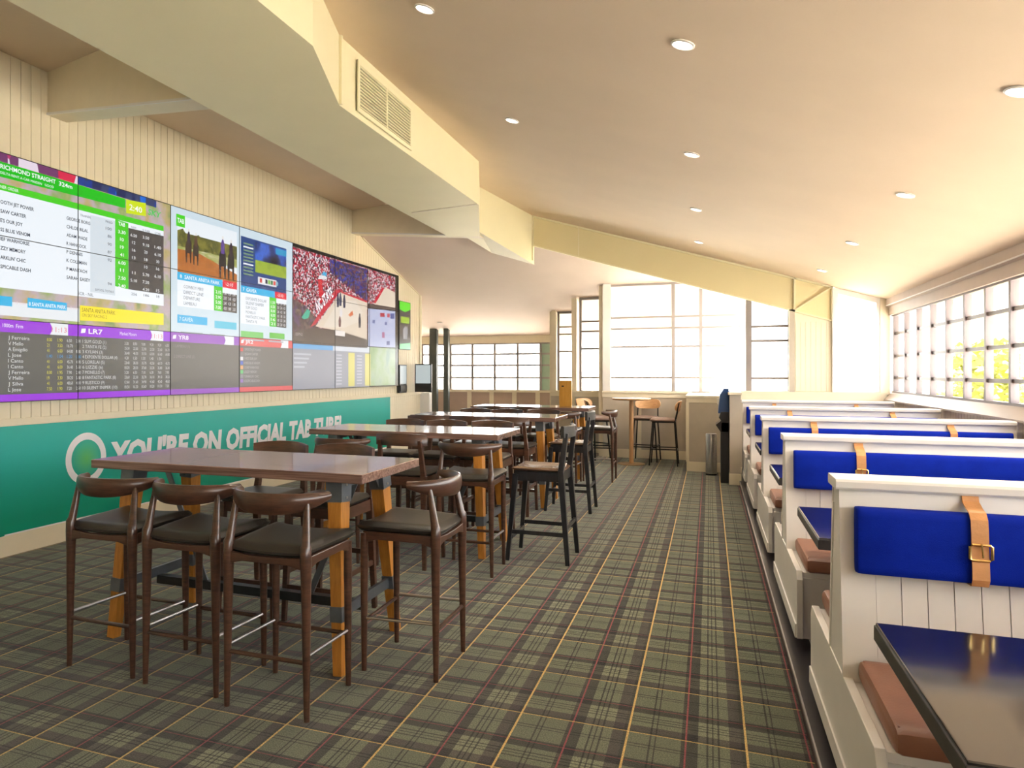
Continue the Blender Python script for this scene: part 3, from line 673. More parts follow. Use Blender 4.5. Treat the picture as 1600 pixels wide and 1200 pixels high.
# ================================================================== BOOTHS
X0, X1 = .43, 2.20
def face_y(z): return -(.062 + (1.115 - z) * .135)       # sloping face of the back, near side
BOARD_W = .0757
bd = MB().add([(BOARD_W * i_ + (.0015 if i_ == 0 else -.0015), face_y(z) - o_, z) for o_ in (0, .010) for z in (.47, 1.045) for i_ in (0, 1)],
              [(0, 1, 3, 2), (4, 6, 7, 5), (0, 4, 5, 1), (2, 3, 7, 6), (0, 2, 6, 4), (1, 5, 7, 3)]).mesh('board', BOOTHW)
def make_booth(single=False):
    t = thing('booth_bench', '', 'booth seat')
    MB().prism([(face_y(.45), .45), (face_y(1.12), 1.12), (-face_y(1.12), 1.12), (-face_y(.45), .45)], X0 + .004, X1, 'x').build('back', BOOTHW, t)
    MB().prism([(-.088, 1.112), (-.094, 1.120), (-.094, 1.140), (-.086, 1.148), (.086, 1.148), (.094, 1.140), (.094, 1.120), (.088, 1.112)], X0 - .012, X1, 'x').build('cap', BOOTHW, t)
    for sy in ((-1,) if single else (-1, 1)):
        rail = MB().prism([(sy * (-face_y(1.112) * 1 + .012), 1.112), (sy * -face_y(1.112), 1.112), (sy * -face_y(1.042), 1.042), (sy * (-face_y(1.042) + .012), 1.042)], X0, X1, 'x').build('top_rail', BOOTHW, t)
        for xa, xb in ((X0, X0 + .105), (X1 - .07, X1)):
            MB().prism([(sy * (-face_y(1.044) + .012), 1.044), (sy * (-face_y(1.044) - .01), 1.044), (sy * (-face_y(.46) - .01), .46), (sy * (-face_y(.46) + .012), .46)], xa, xb, 'x').build('stile', BOOTHW, t)
        n = int((X1 - .07 - X0 - .105) / BOARD_W + .3)
        for i in range(n):
            o = obj('board', bd, t)
            if sy < 0: o.location = (X0 + .105 + i * BOARD_W, 0, 0)
            else: o.rotation_euler = (0, 0, pi); o.location = (X0 + .105 + (i + 1) * BOARD_W, 0, 0)
        # blue cushion strapped over the back
        cu = MB()
        prof = []
        for q in range(16):
            a = 2 * pi * q / 16; cy, cz = cos(a), sin(a)
            prof.append((sy * (-face_y(.95) + .052 + .036 * math.copysign(abs(cy) ** .45, cy) - cz * .012), .95 + .112 * math.copysign(abs(cz) ** .32, cz)))
        xs = [X0 + .040, X0 + .044, X0 + .056] + [X0 + .056 + (X1 - X0 - .10) * i / 14 for i in range(1, 14)] + [X1 - .056, X1 - .044, X1 - .04]
        cu.loft([[(x, .5 * (prof[0][0] + prof[8][0]) + (y - .5 * (prof[0][0] + prof[8][0])) * k, .95 + (z - .95) * (.965 + .035 * k)) for y, z in prof] for x, k in zip(xs, [.55, .86, 1] + [1] * 13 + [1, .86, .55])])
        cu.build('back_cushion', BLUE, t, True)
        f0 = -face_y(.95) + .052 + .036
        for sxp in (.815, 1.775):
            path = [(.078, 1.118), (.086, 1.092), (f0 - .052, 1.076), (f0 - .020, 1.066), (f0 - .002, 1.045), (f0 + .004, 1.0), (f0 + .007, .95), (f0 + .014, .89), (f0 + .017, .855), (f0 + .006, .834), (f0 - .04, .831)]
            st = MB().loft([[(sxp + dx, sy * y, z) for dx, y, z in ((-.0235, y_ - .002, z_ - .001), (.0235, y_ - .002, z_ - .001), (.0235, y_ + .003, z_ + .002), (-.0235, y_ + .003, z_ + .002))] for y_, z_ in path]).build('strap', STRAP, t)
            bk = [(sxp + a * .030, sy * (f0 + .016), .945 + b * .025) for a, b in ((-1, -.8), (-.8, -1), (.8, -1), (1, -.8), (1, .8), (.8, 1), (-.8, 1), (-1, .8))]
            MB().tube(bk, .0048, 6, True).tube([(sxp, sy * (f0 + .021), .975), (sxp + .004, sy * (f0 + .022), .93)], .003, 6).build('buckle', BRASS, st, True)
        # seat box, seat cushion
        MB().box(X0 + .03, X1, *sorted((sy * .14, sy * .655)), .42, .468).build('seat_board', BOOTHW, t)
        fp = MB().box(X0 + .03, X1, *sorted((sy * .64, sy * .662)), .12, .44).build('front_panel', BOOTHW, t)
        MB().box(X0 + .14, X1 - .1, *sorted((sy * .66, sy * .668)), .18, .39).build('raised_field', BOOTHW, fp, bevel=.004)
        ct = MB(); ca, cb = sorted((sy * .155, sy * .70)); pr = []
        for q in range(16):
            a = 2 * pi * q / 16; pr.append(((ca + cb) / 2 + (cb - ca) / 2 * math.copysign(abs(cos(a)) ** .25, cos(a)), .512 + .044 * math.copysign(abs(sin(a)) ** .45, sin(a))))
        mid = (ca + cb) / 2
        ct.loft([[(x, mid + (y - mid) * k, .512 + (z - .512) * k2) for y, z in pr] for x, k, k2 in ((X0 + .045, .955, .55), (X0 + .050, .985, .85), (X0 + .064, 1, 1), (1.3, 1, 1.02), (X1 - .03, 1, 1), (X1 - .012, .97, .7))])
        sc = ct.build('seat_cushion', TANSEAT, t, True)
        MB().tube([(X0 + .058, ca + .03, .548), (X0 + .058, cb - .03, .548)], .0035, 6).build('piping', TANSEAT, sc, True)
    y1 = .16 if single else .69
    MB().prism([(-.69, .125), (-.69, .435), (-.66, .478), (-.16, .478), (.16, .478) if not single else (.16, .478), (y1 - .03, .478), (y1, .435), (y1, .125)], X0, X0 + .03, 'x').build('end_panel', BOOTHW, t, bevel=.003)
    MB().box(X0 - .008, X0, -.68, y1 - .01, .125, .20).build('kick_strip', BOOTHW, t, bevel=.003)
    MB().box(X0 + .08, X1, -.60, y1 - .08, .06, .13).build('plinth', DARKFLOOR, t)
    return t
BY = [2.99, 4.93, 6.87, 8.81]
bl = ['white double booth bench with blue strapped cushions, farthest from the low end partition',
      'white double booth bench with blue strapped cushions, fourth from the low end wall',
      'white double booth bench with blue strapped cushions, third from the low end wall',
      'white double booth bench with blue strapped cushions, next to the single end bench']
b0 = make_booth()
for i, y in enumerate(BY):
    if i == 0: b0.location = (0, y, 0); b0['label'] = bl[0]; b0['group'] = 'double booth benches'
    else: dup(b0, (0, y, 0), 0, bl[i], 'double booth benches')
be_ = make_booth(True); be_.location = (0, 10.78, 0); be_['label'] = 'white boarded single booth bench against the low end wall'

def make_booth_table():
    t = thing('booth_table', '', 'table')
    MB().box(.45, 2.12, -.40, .40, .765, .800).build('table_top', BLACKTOP, t, bevel=.003)
    MB().box(.446, 2.12, -.404, .404, .748, .792).build('edge_band', mat('black_edge_band', (.020, .018, .018), .35, var=.4, scale=40), t, bevel=.003)
    for x in (.86, 1.75):
        MB().tube([(x, 0, .09), (x, 0, .75)], .035, 14).build('column', BLACKMETAL, t, True)
        MB().lathe([(.001, .06), (.19, .06), (.19, .075), (.04, .095), (.001, .095)], (x, 0), 24).build('base', BLACKMETAL, t, True)
    return t
bt = make_booth_table()
btl = ['black glossy booth table standing before the first blue-cushioned bench', 'black glossy booth table between the first and second benches', 'black glossy booth table between the second and third benches',
       'black glossy booth table between the third and fourth benches', 'black glossy booth table before the end bench']
for i, y in enumerate((2.02, 3.97, 5.90, 7.84, 9.78)):
    if i == 0: bt.location = (0, y, 0); bt['label'] = btl[0]; bt['group'] = 'booth tables'
    else: dup(bt, (0, y, 0), 0, btl[i], 'booth tables')
# ================================================================== VIDEO WALL
XS = XW + .055                                       # front of the screens
vw = thing('video_wall', 'wall of joined flat screens showing race odds, horses and basketball', 'video wall', (0, 0, 0))
PW, PH, PZ = 1.2155, .6785, 1.283
py0 = 12.29 - 7 * PW
pm = MB().box(-.05, 0, .003, PW - .003, .003, PH - .003).mesh('screen_panel', PANEL_BLACK)
for i in range(7):
    for j in range(3):
        o = obj('screen_panel', pm, vw); o.location = (XS, py0 + i * PW, PZ + j * PH)
LAY = [0]
def quad(m, pts, col, layer=1, name='picture'):
    """flat picture area from photo pixels on the screen plane"""
    x = XS + .0006 * layer
    return MB().add([(x, *on_x(u, v, x)) for u, v in pts], [tuple(range(len(pts)))]).build(name, col, m)
def rect(m, a, b, col, layer=1, name='picture'):
    """rectangle on the screen from two (Y,Z) corners"""
    x = XS + .0006 * layer
    return MB().add([(x, a[0], a[1]), (x, b[0], a[1]), (x, b[0], b[1]), (x, a[0], b[1])], [(0, 1, 2, 3)]).build(name, col, m)
def P_(u, v): return on_x(u, v, XS)
def txt(parent, body, u0, v0, u1, vtop, col, layer=4, X=None, name='lettering', shear=0, bold=0):
    """lettering whose lower left is pixel (u0,v0), reaching column u1, cap top at row vtop"""
    x = (XS if X is None else X) + .0006 * layer
    y0, z0 = on_x(u0, v0, x); y1, _ = on_x(u1, v0, x); _, zt = on_x(u0, vtop, x)
    o = obj(name, text_mesh(body, col, y1 - y0, zt - z0, shear, bold), parent)
    o.rotation_euler = (R(90), 0, R(90)); o.location = (x, y0, z0); return o
def txz(parent, body, y0, z0, wid, h, col, layer=4, X=None, name='lettering', shear=0, bold=0):
    x = (XS if X is None else X) + .0006 * layer
    o = obj(name, text_mesh(body, col, wid, h, shear, bold), parent); o.rotation_euler = (R(90), 0, R(90)); o.location = (x, y0, z0); return o
dW = disp((236, 243, 250)); dNavy = disp((18, 30, 52)); dGreen = disp((20, 190, 20)); dGreen2 = disp((70, 205, 30)); dGrey = disp((74, 70, 70)); dLG = disp((205, 222, 232)); dPurple = disp((150, 20, 215))
dYel = disp((250, 228, 20)); dCyan = disp((30, 178, 230)); dRed = disp((225, 30, 60)); dDark = disp((84, 82, 84)); dPale = disp((228, 233, 238)); dText = disp((225, 225, 225)); dYT = disp((225, 215, 70)); dWhite = disp((250, 252, 255))
y_a, y_b, y_c, y_d, y_e = py0, py0 + 2 * PW, py0 + 3 * PW, py0 + 4 * PW, py0 + 6 * PW
z0, z1, z2, z3 = PZ, PZ + PH, PZ + 2 * PH, PZ + 3 * PH
yR = py0 + 7 * PW
E_ = .003
# race board over two columns, two rows
turf = disp_noise('display_turf', [(120, 150, 90), (196, 176, 120), (200, 180, 190), (150, 175, 95), (214, 196, 160)], 3.2, .9, False)
rect(vw, (y_a + E_, z1 + E_), (y_b - E_, z3 - E_), turf, 1)
rect(vw, (y_a + E_, z3 - .075), (5.0, z3 - E_), disp_noise('display_stand', [(225, 40, 80), (240, 225, 240), (200, 60, 120), (236, 240, 250), (120, 60, 110)], 5, .9, True, (1, 1.4, .3)), 2)
rect(vw, (5.0, z3 - .075), (6.0, z3 - E_), disp_noise('display_stand_blue', [(20, 60, 150), (30, 110, 220), (30, 40, 90), (60, 70, 110)], 9, .9, True, (1, 1.4, .3)), 2)
yl = y_a + E_
def q4(u0, a0, b0, u1, a1, b1, c, l): quad(vw, [(u0, b0), (u1, b1), (u1, a1), (u0, a0)], c, l)      # slanted strip between columns u0 and u1
def lead(u, v0, v1, c, l):                                                                             # the part of a strip left of the picture edge
    ya_, za_ = on_x(u, v0, XS); _, zb_ = on_x(u, v1, XS); rect(vw, (yl, zb_), (ya_ + .002, za_), c, l)
q4(0, 252, 276, 196, 311, 325.5, dGreen, 3); lead(0, 252, 276, dGreen, 3)
q4(0, 285.5, 296.5, 255.6, 353.5, 361.4, dGreen2, 3); lead(0, 285.5, 296.5, dGreen2, 3)
q4(197, 311.5, 333, 228, 317.5, 338, disp((205, 225, 20)), 4)
q4(0, 296.5, 449, 255.6, 361.4, 478, dW, 2); lead(0, 296.5, 449, dW, 2)
q4(141, 336, 456, 180, 345, 462, disp((212, 222, 230)), 3)
q4(180, 342, 447, 200.6, 349, 452, dGreen2, 4); q4(200.7, 356, 452, 255.6, 369, 460, dGrey, 4)
txt(vw, 'RICHMOND STRAIGHT', 0.5, 262.5, 87, 255.5, dWhite, bold=.015).rotation_euler = (R(90), 0, R(90))
txt(vw, '324m', 92, 289.5, 113, 283, dWhite, bold=.015)
txt(vw, 'DELTA RENT A CAR MAIDEN   GOOD', 0.5, 271, 84, 267, dWhite)
txt(vw, 'NER ORDER', 0.5, 293.5, 29, 288.5, dWhite)
txt(vw, '2:40', 202, 327.5, 222, 318.5, dWhite, 5, bold=.01)
txt(vw, 'SKY', 231, 335, 252, 326, disp((60, 200, 80)), 5, shear=.2, bold=.02)
names = ['OOTH JET POWER', 'SAW CARTER', "E'S OUR JOY", 'SS BLUE VENOM', 'IEF WARHORSE', 'ZZY MEMORY', "ARKLIN' CHIC", 'SPICABLE DASH']
nend = [53, 41, 35.5, 47, 46, 40, 40, 48]
trn = ['GEORGE BORG', 'CHLOE BILAL', 'ADAM WADE', 'R HANCOCK', 'P DENNIS', 'K COLEMAN', 'P MANTACH', 'SARAH EASEY']
tend = [141, 138, 136.5, 135, 129, 135.5, 136, 141]
prd = ['100', '86', '90', '87', '92', '', '', '94']
tab = ['3.30', '10', '19', '41', '6.00', '11', '7.50', '2.40']
odd = [('6.50', '3.50', ''), ('12', '9.10', '1.40'), ('16', '20', '6.10'), ('13', '18', '30'), ('', '10', '16'), ('11', '5.70', '6.10'), ('5.10', '7.20', ''), ('', '4.20', '15')]
for i in range(8):
    v = 317.5 + 14.45 * i
    txt(vw, names[i], .5, v, nend[i], v - 5.6, dNavy, bold=.02)
    v = 343 + 13.2 * i; txt(vw, trn[i], 104, v, tend[i], v - 5.2, dNavy, bold=.015)
    n = len(prd[i]); v = 358.5 + 12.4 * i
    if n: txt(vw, prd[i], 174.5 - 3.1 * n, v, 174.5, v - 4.6, dNavy)
    n = len(tab[i]); v = 364 + 12.05 * i; txt(vw, tab[i], 190.5 - 1.45 * n, v, 190.5 + 1.45 * n, v - 5.2, dWhite, 6, bold=.01)
    for j, (uc, vb) in enumerate(((209, 369 + 11.8 * i), (228, 372.5 + 11.65 * i), (246.5, 376.5 + 11.4 * i))):
        n = len(odd[i][j])
        if n: txt(vw, odd[i][j], uc - 1.25 * n, vb, uc + 1.25 * n, vb - 4.6, dWhite, 6)
txt(vw, 'TRAINER', 125, 337.5, 142, 334, dNavy); txt(vw, 'PRED', 165, 347.5, 176, 344, dNavy); txt(vw, 'TAB', 185, 352, 195.5, 346, dWhite, 6, bold=.02)
for u0, u1, v, t_ in ((205, 213, 356, 'NSW'), (223, 234, 361, 'S-TAB'), (242, 251, 365.5, 'UTAB')): txt(vw, t_, u0, v, u1, v - 3.2, dNavy, 5)
txt(vw, '$ POOL TOTALS', 149, 454, 178, 450.5, dNavy, 5); txt(vw, 'SCR - NIL', 121.5, 460.5, 146, 455.5, dNavy, 5)
for u0, u1, v, t_ in ((205, 214, 461, '256'), (224.5, 233, 463, '186'), (244.5, 249, 465, '18')): txt(vw, t_, u0, v, u1, v - 4, dNavy, 5)
q4(0, 470, 492, 124, 482, 503, dPale, 3); lead(0, 470, 492, dPale, 3)
q4(0, 462, 477, 19, 464, 479, dCyan, 4); lead(0, 462, 477, dCyan, 4); q4(43, 465, 480.6, 104.5, 473.5, 485.5, dCyan, 4)
txt(vw, '8 SANTA ANITA PARK', 45, 477.5, 103, 471.5, dWhite, 6, bold=.01)
txt(vw, '-3 min', 23, 475, 40, 470, disp((235, 200, 205)), 6); txt(vw, '-2 min', 108, 483, 122, 478.5, disp((235, 200, 205)), 6)
q4(125, 477, 500.5, 255.6, 490, 508, dYel, 4)
txt(vw, 'SANTA ANITA PARK', 128, 487, 180, 480.5, disp((90, 80, 30)), 6); txt(vw, 'ON SKY RACING 2', 128, 494.5, 167, 489.5, disp((110, 100, 40)), 6)
# dark odds boards of the bottom row
def odds(ya, yb, bar, ink, rows, cols, head, tail=None, k=1.0, off=0):
    rect(vw, (ya + E_, z0 + E_), (yb - E_, z1 - E_), disp((78, 76, 76), k), 1)
    rect(vw, (ya + E_, z1 - .105), (yb - .30, z1 - E_), bar, 2); rect(vw, (yb - .30, z1 - .105), (yb - .11, z1 - E_), dPale, 2); rect(vw, (yb - .11, z1 - .105), (yb - E_, z1 - E_), bar, 2)
    rect(vw, (ya + E_, z0 + E_), (yb - E_, z0 + .06), bar, 2)
    quad_y = yb - .30
    MB().add([(XS + .0018, quad_y - .001, z1 - .105), (XS + .0018, quad_y + .03, z1 - .054), (XS + .0018, quad_y - .001, z1 - .003)], [(0, 1, 2)]).build('picture', bar, vw)
    if head: txz(vw, head, ya + .12, z1 - .075, .055 * len(head), .045, dWhite, 5, bold=.015)
    MB().add([(XS + .003, ya + .03, z1 - .075), (XS + .003, ya + .08, z1 - .07), (XS + .003, ya + .088, z1 - .03), (XS + .003, ya + .04, z1 - .035)], [(0, 1, 2, 3)]).build('picture', dWhite, vw)
    if tail: txz(vw, tail, yb - .285, z1 - .08, .16, .045, disp((225, 120, 140)), 5)
    n = len(rows)
    for i, r in enumerate(rows):
        z = z1 - .163 - i * (.478 / max(n, 8.5))
        if r: txz(vw, r, ya + .05 + off, z, min(.020 * len(r), .42), .030, ink, 4)
        for c_, (yy, colr, vals) in enumerate(cols):
            if i < len(vals) and vals[i]: txz(vw, vals[i], yy, z, .0128 * len(vals[i]), .028, colr, 4)
oA = ['8.00', '21', '41', '', '41', '41', '8.00', '19', '41', '7.50']; oB = ['1.90', '3.50', '6.00', '', '6.00', '6.00', '1.95', '3.30', '6.00', '1.90']
oC = ['6.50', '16.70', '64.80', '', '45.70', '36.40', '7.90', '38.20', '48.60', '7.20']; oD = ['2.30', '', '8.80', '', '4.90', '5.50', '2.40', '5.80', '4.10', '2.50']
odds(y_a, py0 + PW, dPurple, dText, ['J Ferreira', 'V Mello', 'A Emigdio', 'L Jose', 'I Canto', 'I Canto', 'J Ferreira', 'V Mello', 'J Silva', 'L Jose'],
     [(4.665, dYT, oA), (4.775, dYT, oB), (4.875, dText, oC), (4.975, dText, oD)], '', '11:13', off=.46)
txt(vw, '1000m  Firm', 4, 511, 36, 505, dWhite, 5)
hl = disp((40, 150, 210))
for yy, s in ((4.665, '1.40'), (4.775, '1.04'), (4.875, '1.20'), (4.975, '1.40')): txz(vw, s, yy, z1 - .163 - 3 * .0478, .055, .028, hl, 4)
horses = ['1 SUM GOLD (1)', '2 TANTA FE (2)', '3 KYLIAN (3)', '4 EXPOENTE DOLLAR (4)', '5 LORELAI (5)', '6 LIZZIE (6)', '7 MONELLO (7)', '8 FANTASTIC PARK (8)', '9 RUSTICO (9)', '10 SILENT SNIPER (10)']
cols = [['3.30', '25.30', '36.40', '4.20', '23.40', '18.30', '3.20', '33.60', '12.60', '18.30'], ['8.90', '22.00', '46.50', '1.50', '38.30', '28.50', '6.50', '32.30', '31.60', '16.20'], ['9.80', '22.90', '33.50', '1.50', '35.70', '37.60', '7.10', '35.70', '34.90', '10.60'],
        ['9.20', '25.50', '63.00', '1.40', '42.50', '33.30', '6.30', '36.10', '41.60', '10.20'], ['9.20', '22.60', '65.60', '1.50', '60.70', '32.80', '7.60', '39.10', '42.60', '10.30'], ['6.50', '16.70', '64.80', '', '45.70', '36.40', '7.90', '38.20', '48.60', '7.20']]
odds(py0 + PW, y_b, dPurple, dText, horses, [(5.56 + .115 * i, dText, cols[i]) for i in range(6)], 'LR7', '11:13')
txz(vw, 'Market Movers', 5.50, z1 - .07, .22, .032, dWhite, 5)
odds(y_b, y_c, disp((150, 70, 190)), disp((150, 145, 150)), ['1 LAMBEAU (1)', '', '2 DIRECT LINE (2)'], [], 'YR8', None, 1.25)
odds(y_c, y_d, disp((220, 85, 90)), disp((195, 195, 200)), ['1 SMOOTH JET POWER', '2 JIGSAW CARTER', "3 HE'S OUR JOY", '4 MISS BLUE VENOM', '5 CHIEF WARHORSE', '6 DIZZY MEMORY', "7 SPARKLIN' CHIC", '8 DESPICABLE DASH'], [], 'JR2', None, 1.5, off=.04)
for i, c in enumerate(((225, 60, 60), (120, 120, 125), (235, 235, 240), (40, 90, 200), (240, 170, 110), (80, 200, 110), (140, 140, 150), (150, 100, 200))):
    rect(vw, (y_c + .02, z1 - .175 - i * .055), (y_c + .075, z1 - .132 - i * .055), disp(c), 3)
# pale board with two yellow columns
rect(vw, (y_d + E_, z0 + E_), (y_e - E_, z1 - E_), disp((146, 148, 160)), 1)
rect(vw, (y_d + E_, z1 - .10), (y_d + 1.15, z1 - E_), disp((80, 160, 215)), 2); rect(vw, (y_d + 1.15, z1 - .10), (y_e - E_, z1 - E_), disp((205, 212, 222)), 2)
for ya_, yb_ in ((10.30, 10.52), (10.90, 11.11)): rect(vw, (ya_, z0 + .02), (yb_, z1 - .12), disp((214, 205, 110)), 2)
for i in range(10):
    for yy in (9.90, 10.60): rect(vw, (yy, z0 + .055 + i * .05), (yy + .18, z0 + .072 + i * .05), disp((200, 203, 212)), 2)
for i in range(4): rect(vw, (y_d + .03, z1 - .19 - i * .06), (y_d + .5 - .06 * i, z1 - .165 - i * .06), disp((190, 193, 202)), 2)
# two form guides with pictures
rect(vw, (y_b + E_, z1 + E_), (y_d - E_, z3 - E_), dLG, 1)
def form(ya, yb, zb, rows, tabs, head, n):
    h = .0605 if n == 4 else .0565
    rect(vw, (ya, zb - .085), (yb, zb), dCyan, 3); txz(vw, head, ya + .04, zb - .065, .036 * len(head), .042, dWhite, 5, bold=.01)
    rect(vw, (yb - .28, zb - .085), (yb, zb), dRed, 4); txz(vw, '-2:10', yb - .22, zb - .06, .14, .04, dWhite, 6)
    rect(vw, (ya, zb - .13 - n * h), (ya + .62, zb - .085), dW, 2); rect(vw, (ya + .62, zb - .13 - n * h), (ya + .78, zb - .085), dGreen2, 3)
    rect(vw, (ya + .78, zb - .13 - n * h), (yb, zb - .15), dGrey, 3); rect(vw, (ya + .78, zb - .15), (yb, zb - .085), dW, 2)
    for i, r in enumerate(rows):
        z = zb - .168 - i * h
        txz(vw, r, ya + .10, z, .030 * len(r), .036, disp((90, 96, 108)), 5)
        txz(vw, tabs[i], ya + .65, z, .10, .037, dWhite, 5, bold=.01)
        for j in range(3): txz(vw, ('1.80', '3.30', '2.40', '4.20')[(i + j) % 4], ya + .80 + j * (yb - ya - .80) / 3, z, .62 * (yb - ya - .80) / 3, .036, dWhite, 5)
fa, fb = on_x(277, 400, XS)[0], y_c - .05
form(fa, fb, 2.62, ['COWBOY MIKE', 'DIRECT LINE', 'DEPARTURE', 'LAMBEAU'], ['2.10', '2.90', '5.00', '7.00'], '8  SANTA ANITA PARK', 4)
ga, gb = y_c + .03, y_d - .16
form(ga, gb, 2.60, ['EXPOENTE DOLLAR', 'SILENT SNIPER', 'SUM GOLD', 'MONELLO', 'FANTASTIC PARK', 'TANTA FE'], ['1.50', '6.50', '8.00', '8.00', '16', '21'], '7  GAVEA', 6)
rect(vw, (fa, 2.065), (fa + .50, 2.155), dCyan, 3); txz(vw, '7 GAVEA', fa + .03, 2.088, .22, .045, dWhite, 5); rect(vw, (fa + .63, 2.045), (fa + 1.05, 2.13), disp((70, 190, 220)), 3)
rect(vw, (ga, 1.965), (ga + .48, 2.04), disp((110, 195, 100)), 3); rect(vw, (ga + .62, 1.975), (ga + .98, 2.05), disp((100, 190, 70)), 3)
for i, (a_, b_) in enumerate(((fa + .05, fa + .42), (fa + .55, fa + .82), (ga + .04, ga + .5), (ga + .6, ga + .95))): rect(vw, (a_, 1.955 - (.03 if i > 1 else 0)), (b_, 1.975 - (.03 if i > 1 else 0)), disp((165, 175, 185)), 3)
# race picture: sky, trees, rail, dirt track and horses
pz = 2.62
rect(vw, (fa, pz), (fb, 3.235), disp((232, 240, 246)), 2)
rect(vw, (fa, 2.83), (fb, 3.06), disp_noise('display_trees', [(84, 90, 34), (132, 128, 50), (70, 76, 30), (160, 150, 70)], 7, .95, False), 3)
MB().add([(XS + .0019, y_, z_) for y_, z_ in [(fa, 2.98)] + [(fa + (fb - fa) * i / 12, 3.07 + .045 * sin(i * 2.1) - .008 * i) for i in range(13)] + [(fb, 2.9)]], [tuple(range(15))]).build('picture', MATS['display_trees'], vw)
rect(vw, (fa, 2.80), (fb, 2.90), disp_noise('display_rail', [(210, 200, 160), (150, 160, 70), (225, 215, 190)], 9, .95, False, (1, .4, 3)), 4)
MB().add([(XS + .003, fa, pz), (XS + .003, fb, pz), (XS + .003, fb, 2.72), (XS + .003, fa + .35, 2.87), (XS + .003, fa, 2.87)], [(0, 1, 2, 3, 4)]).build('picture', disp_noise('display_dirt', [(168, 96, 34), (190, 112, 44), (150, 84, 30)], 6, .95, False), vw)
def horse(yc, zb, s, coat, silk):
    x = XS + .0036
    for q, (pts, c) in enumerate(((((-.06, 0), (-.035, 0), (-.03, .14), (.02, .14), (.03, 0), (.055, 0), (.065, .2), (.06, .30), (.03, .36), (-.02, .34), (-.06, .30), (-.075, .18)), coat), (((-.035, .29), (.03, .29), (.035, .40), (.012, .46), (-.012, .46), (-.035, .40)), silk), (((-.015, .46), (.015, .46), (.014, .50), (-.014, .50)), (230, 225, 215)))):
        MB().add([(x + .0006 * q, yc + a * s, zb + b * s) for a, b in pts], [tuple(range(len(pts)))]).build('picture', disp(c), vw)
horse(6.50, 2.74, .75, (58, 40, 34), (60, 45, 60)); horse(6.62, 2.73, .72, (50, 36, 32), (90, 60, 50))
horse(7.10, 2.64, 1.0, (34, 28, 32), (90, 60, 140)); horse(7.26, 2.635, .98, (30, 26, 30), (52, 34, 50))
q_ = on_x(275, 338, XS); rect(vw, (q_[0], q_[1] - .10), (q_[0] + .14, q_[1] + .03), disp((70, 210, 30)), 4); txz(vw, 'TAB', q_[0] + .015, q_[1] - .06, .11, .05, dWhite, 6, bold=.02)
# night-meeting picture
na, nb = y_c + .03, y_d - .16
rect(vw, (na, 2.60), (nb, 3.21), disp((12, 62, 128)), 2)
rect(vw, (na + .30, 2.80), (nb, 3.19), disp_noise('display_night', [(14, 18, 40), (24, 40, 96), (60, 110, 220), (20, 24, 52)], 3.5, .95, False), 3)
rect(vw, (na + .30, 2.80), (nb, 2.96), disp_noise('display_grass', [(120, 150, 30), (160, 184, 50), (96, 130, 28)], 5, .95, False), 4)
rect(vw, (nb - .26, 3.10), (nb, 3.18), disp((30, 150, 200)), 5)
for i in range(10): rect(vw, (na + .05, 3.12 - i * .042), (na + .26, 3.138 - i * .042), disp((236, 240, 240) if i in (1, 6) else (120, 150, 110)), 4)
rect(vw, (na + .36, 2.66), (nb - .24, 2.75), disp((222, 226, 230)), 4)
for i, c in enumerate(((200, 50, 50), (240, 240, 240), (40, 40, 60), (120, 190, 60), (40, 120, 60), (220, 60, 50), (120, 170, 190))): rect(vw, (na + .40 + i * .062, 2.68), (na + .45 + i * .062, 2.735), disp(c), 5)
# basketball game over two columns and two rows, repeated small beside it
crowd = disp_noise('display_crowd', [(190, 30, 60), (225, 205, 215), (120, 24, 44), (60, 40, 60), (205, 60, 90), (240, 230, 236), (88, 30, 46)], 44, .9)
crowd2 = disp_noise('display_crowd_blue', [(40, 50, 150), (110, 40, 50), (60, 40, 60), (30, 60, 190), (130, 90, 90), (34, 30, 52)], 34, .85)
court = disp((222, 206, 186)); paint_ = disp((214, 176, 140)); cred = disp((196, 26, 56)); cdark = disp((74, 60, 58))
quad(vw, [(456.5, 536.5), (574, 544), (574, 419.5), (456.5, 385)], crowd, 1)
quad(vw, [(515, 425), (573.5, 472), (573.5, 421), (515, 404)], crowd2, 2)
quad(vw, [(456.5, 536), (503, 539), (496, 500), (478, 478), (456.5, 466)], disp_noise('display_bench', [(96, 66, 74), (110, 80, 120), (70, 54, 60), (130, 110, 100)], 16, .8), 2)
quad(vw, [(484, 512), (493, 507), (532, 455), (524, 452)], cred, 3)
quad(vw, [(493, 510), (533, 456), (573.5, 472), (573.5, 531), (528, 517)], court, 3)
quad(vw, [(528, 470), (556, 470), (567, 488), (560, 503), (538, 512), (505, 511)], disp((228, 216, 200)), 4)
quad(vw, [(533, 455), (573.5, 470), (573.5, 473), (533, 457.5)], cred, 4)
quad(vw, [(497, 436), (503, 436), (506, 470), (499, 474)], disp((205, 30, 50)), 4); quad(vw, [(497, 436), (499, 430), (510, 431), (510, 436)], disp((225, 225, 230)), 4); quad(vw, [(502, 429), (506, 424), (511, 427), (510, 432)], disp((70, 170, 215)), 5)
quad(vw, [(471, 496), (480, 483), (485, 486), (482, 497), (475, 499)], disp((60, 180, 150)), 4)
quad(vw, [(456.5, 536.5), (574, 544), (574, 530), (530, 516), (490, 512), (456.5, 519)], cdark, 3)
quad(vw, [(524, 516), (539, 518), (539, 526), (524, 524)], disp((232, 226, 222)), 5)
a_, b_ = on_x(497, 488, XS + .003), on_x(521, 463, XS + .003)
ln = math.hypot(b_[0] - a_[0], b_[1] - a_[1]); o = txz(vw, 'NC STATE', a_[0], a_[1], ln, .16, dWhite, 6, bold=.02)
o.rotation_euler = (R(90) , 0, R(90)); o.rotation_mode = 'QUATERNION'
from mathutils import Matrix
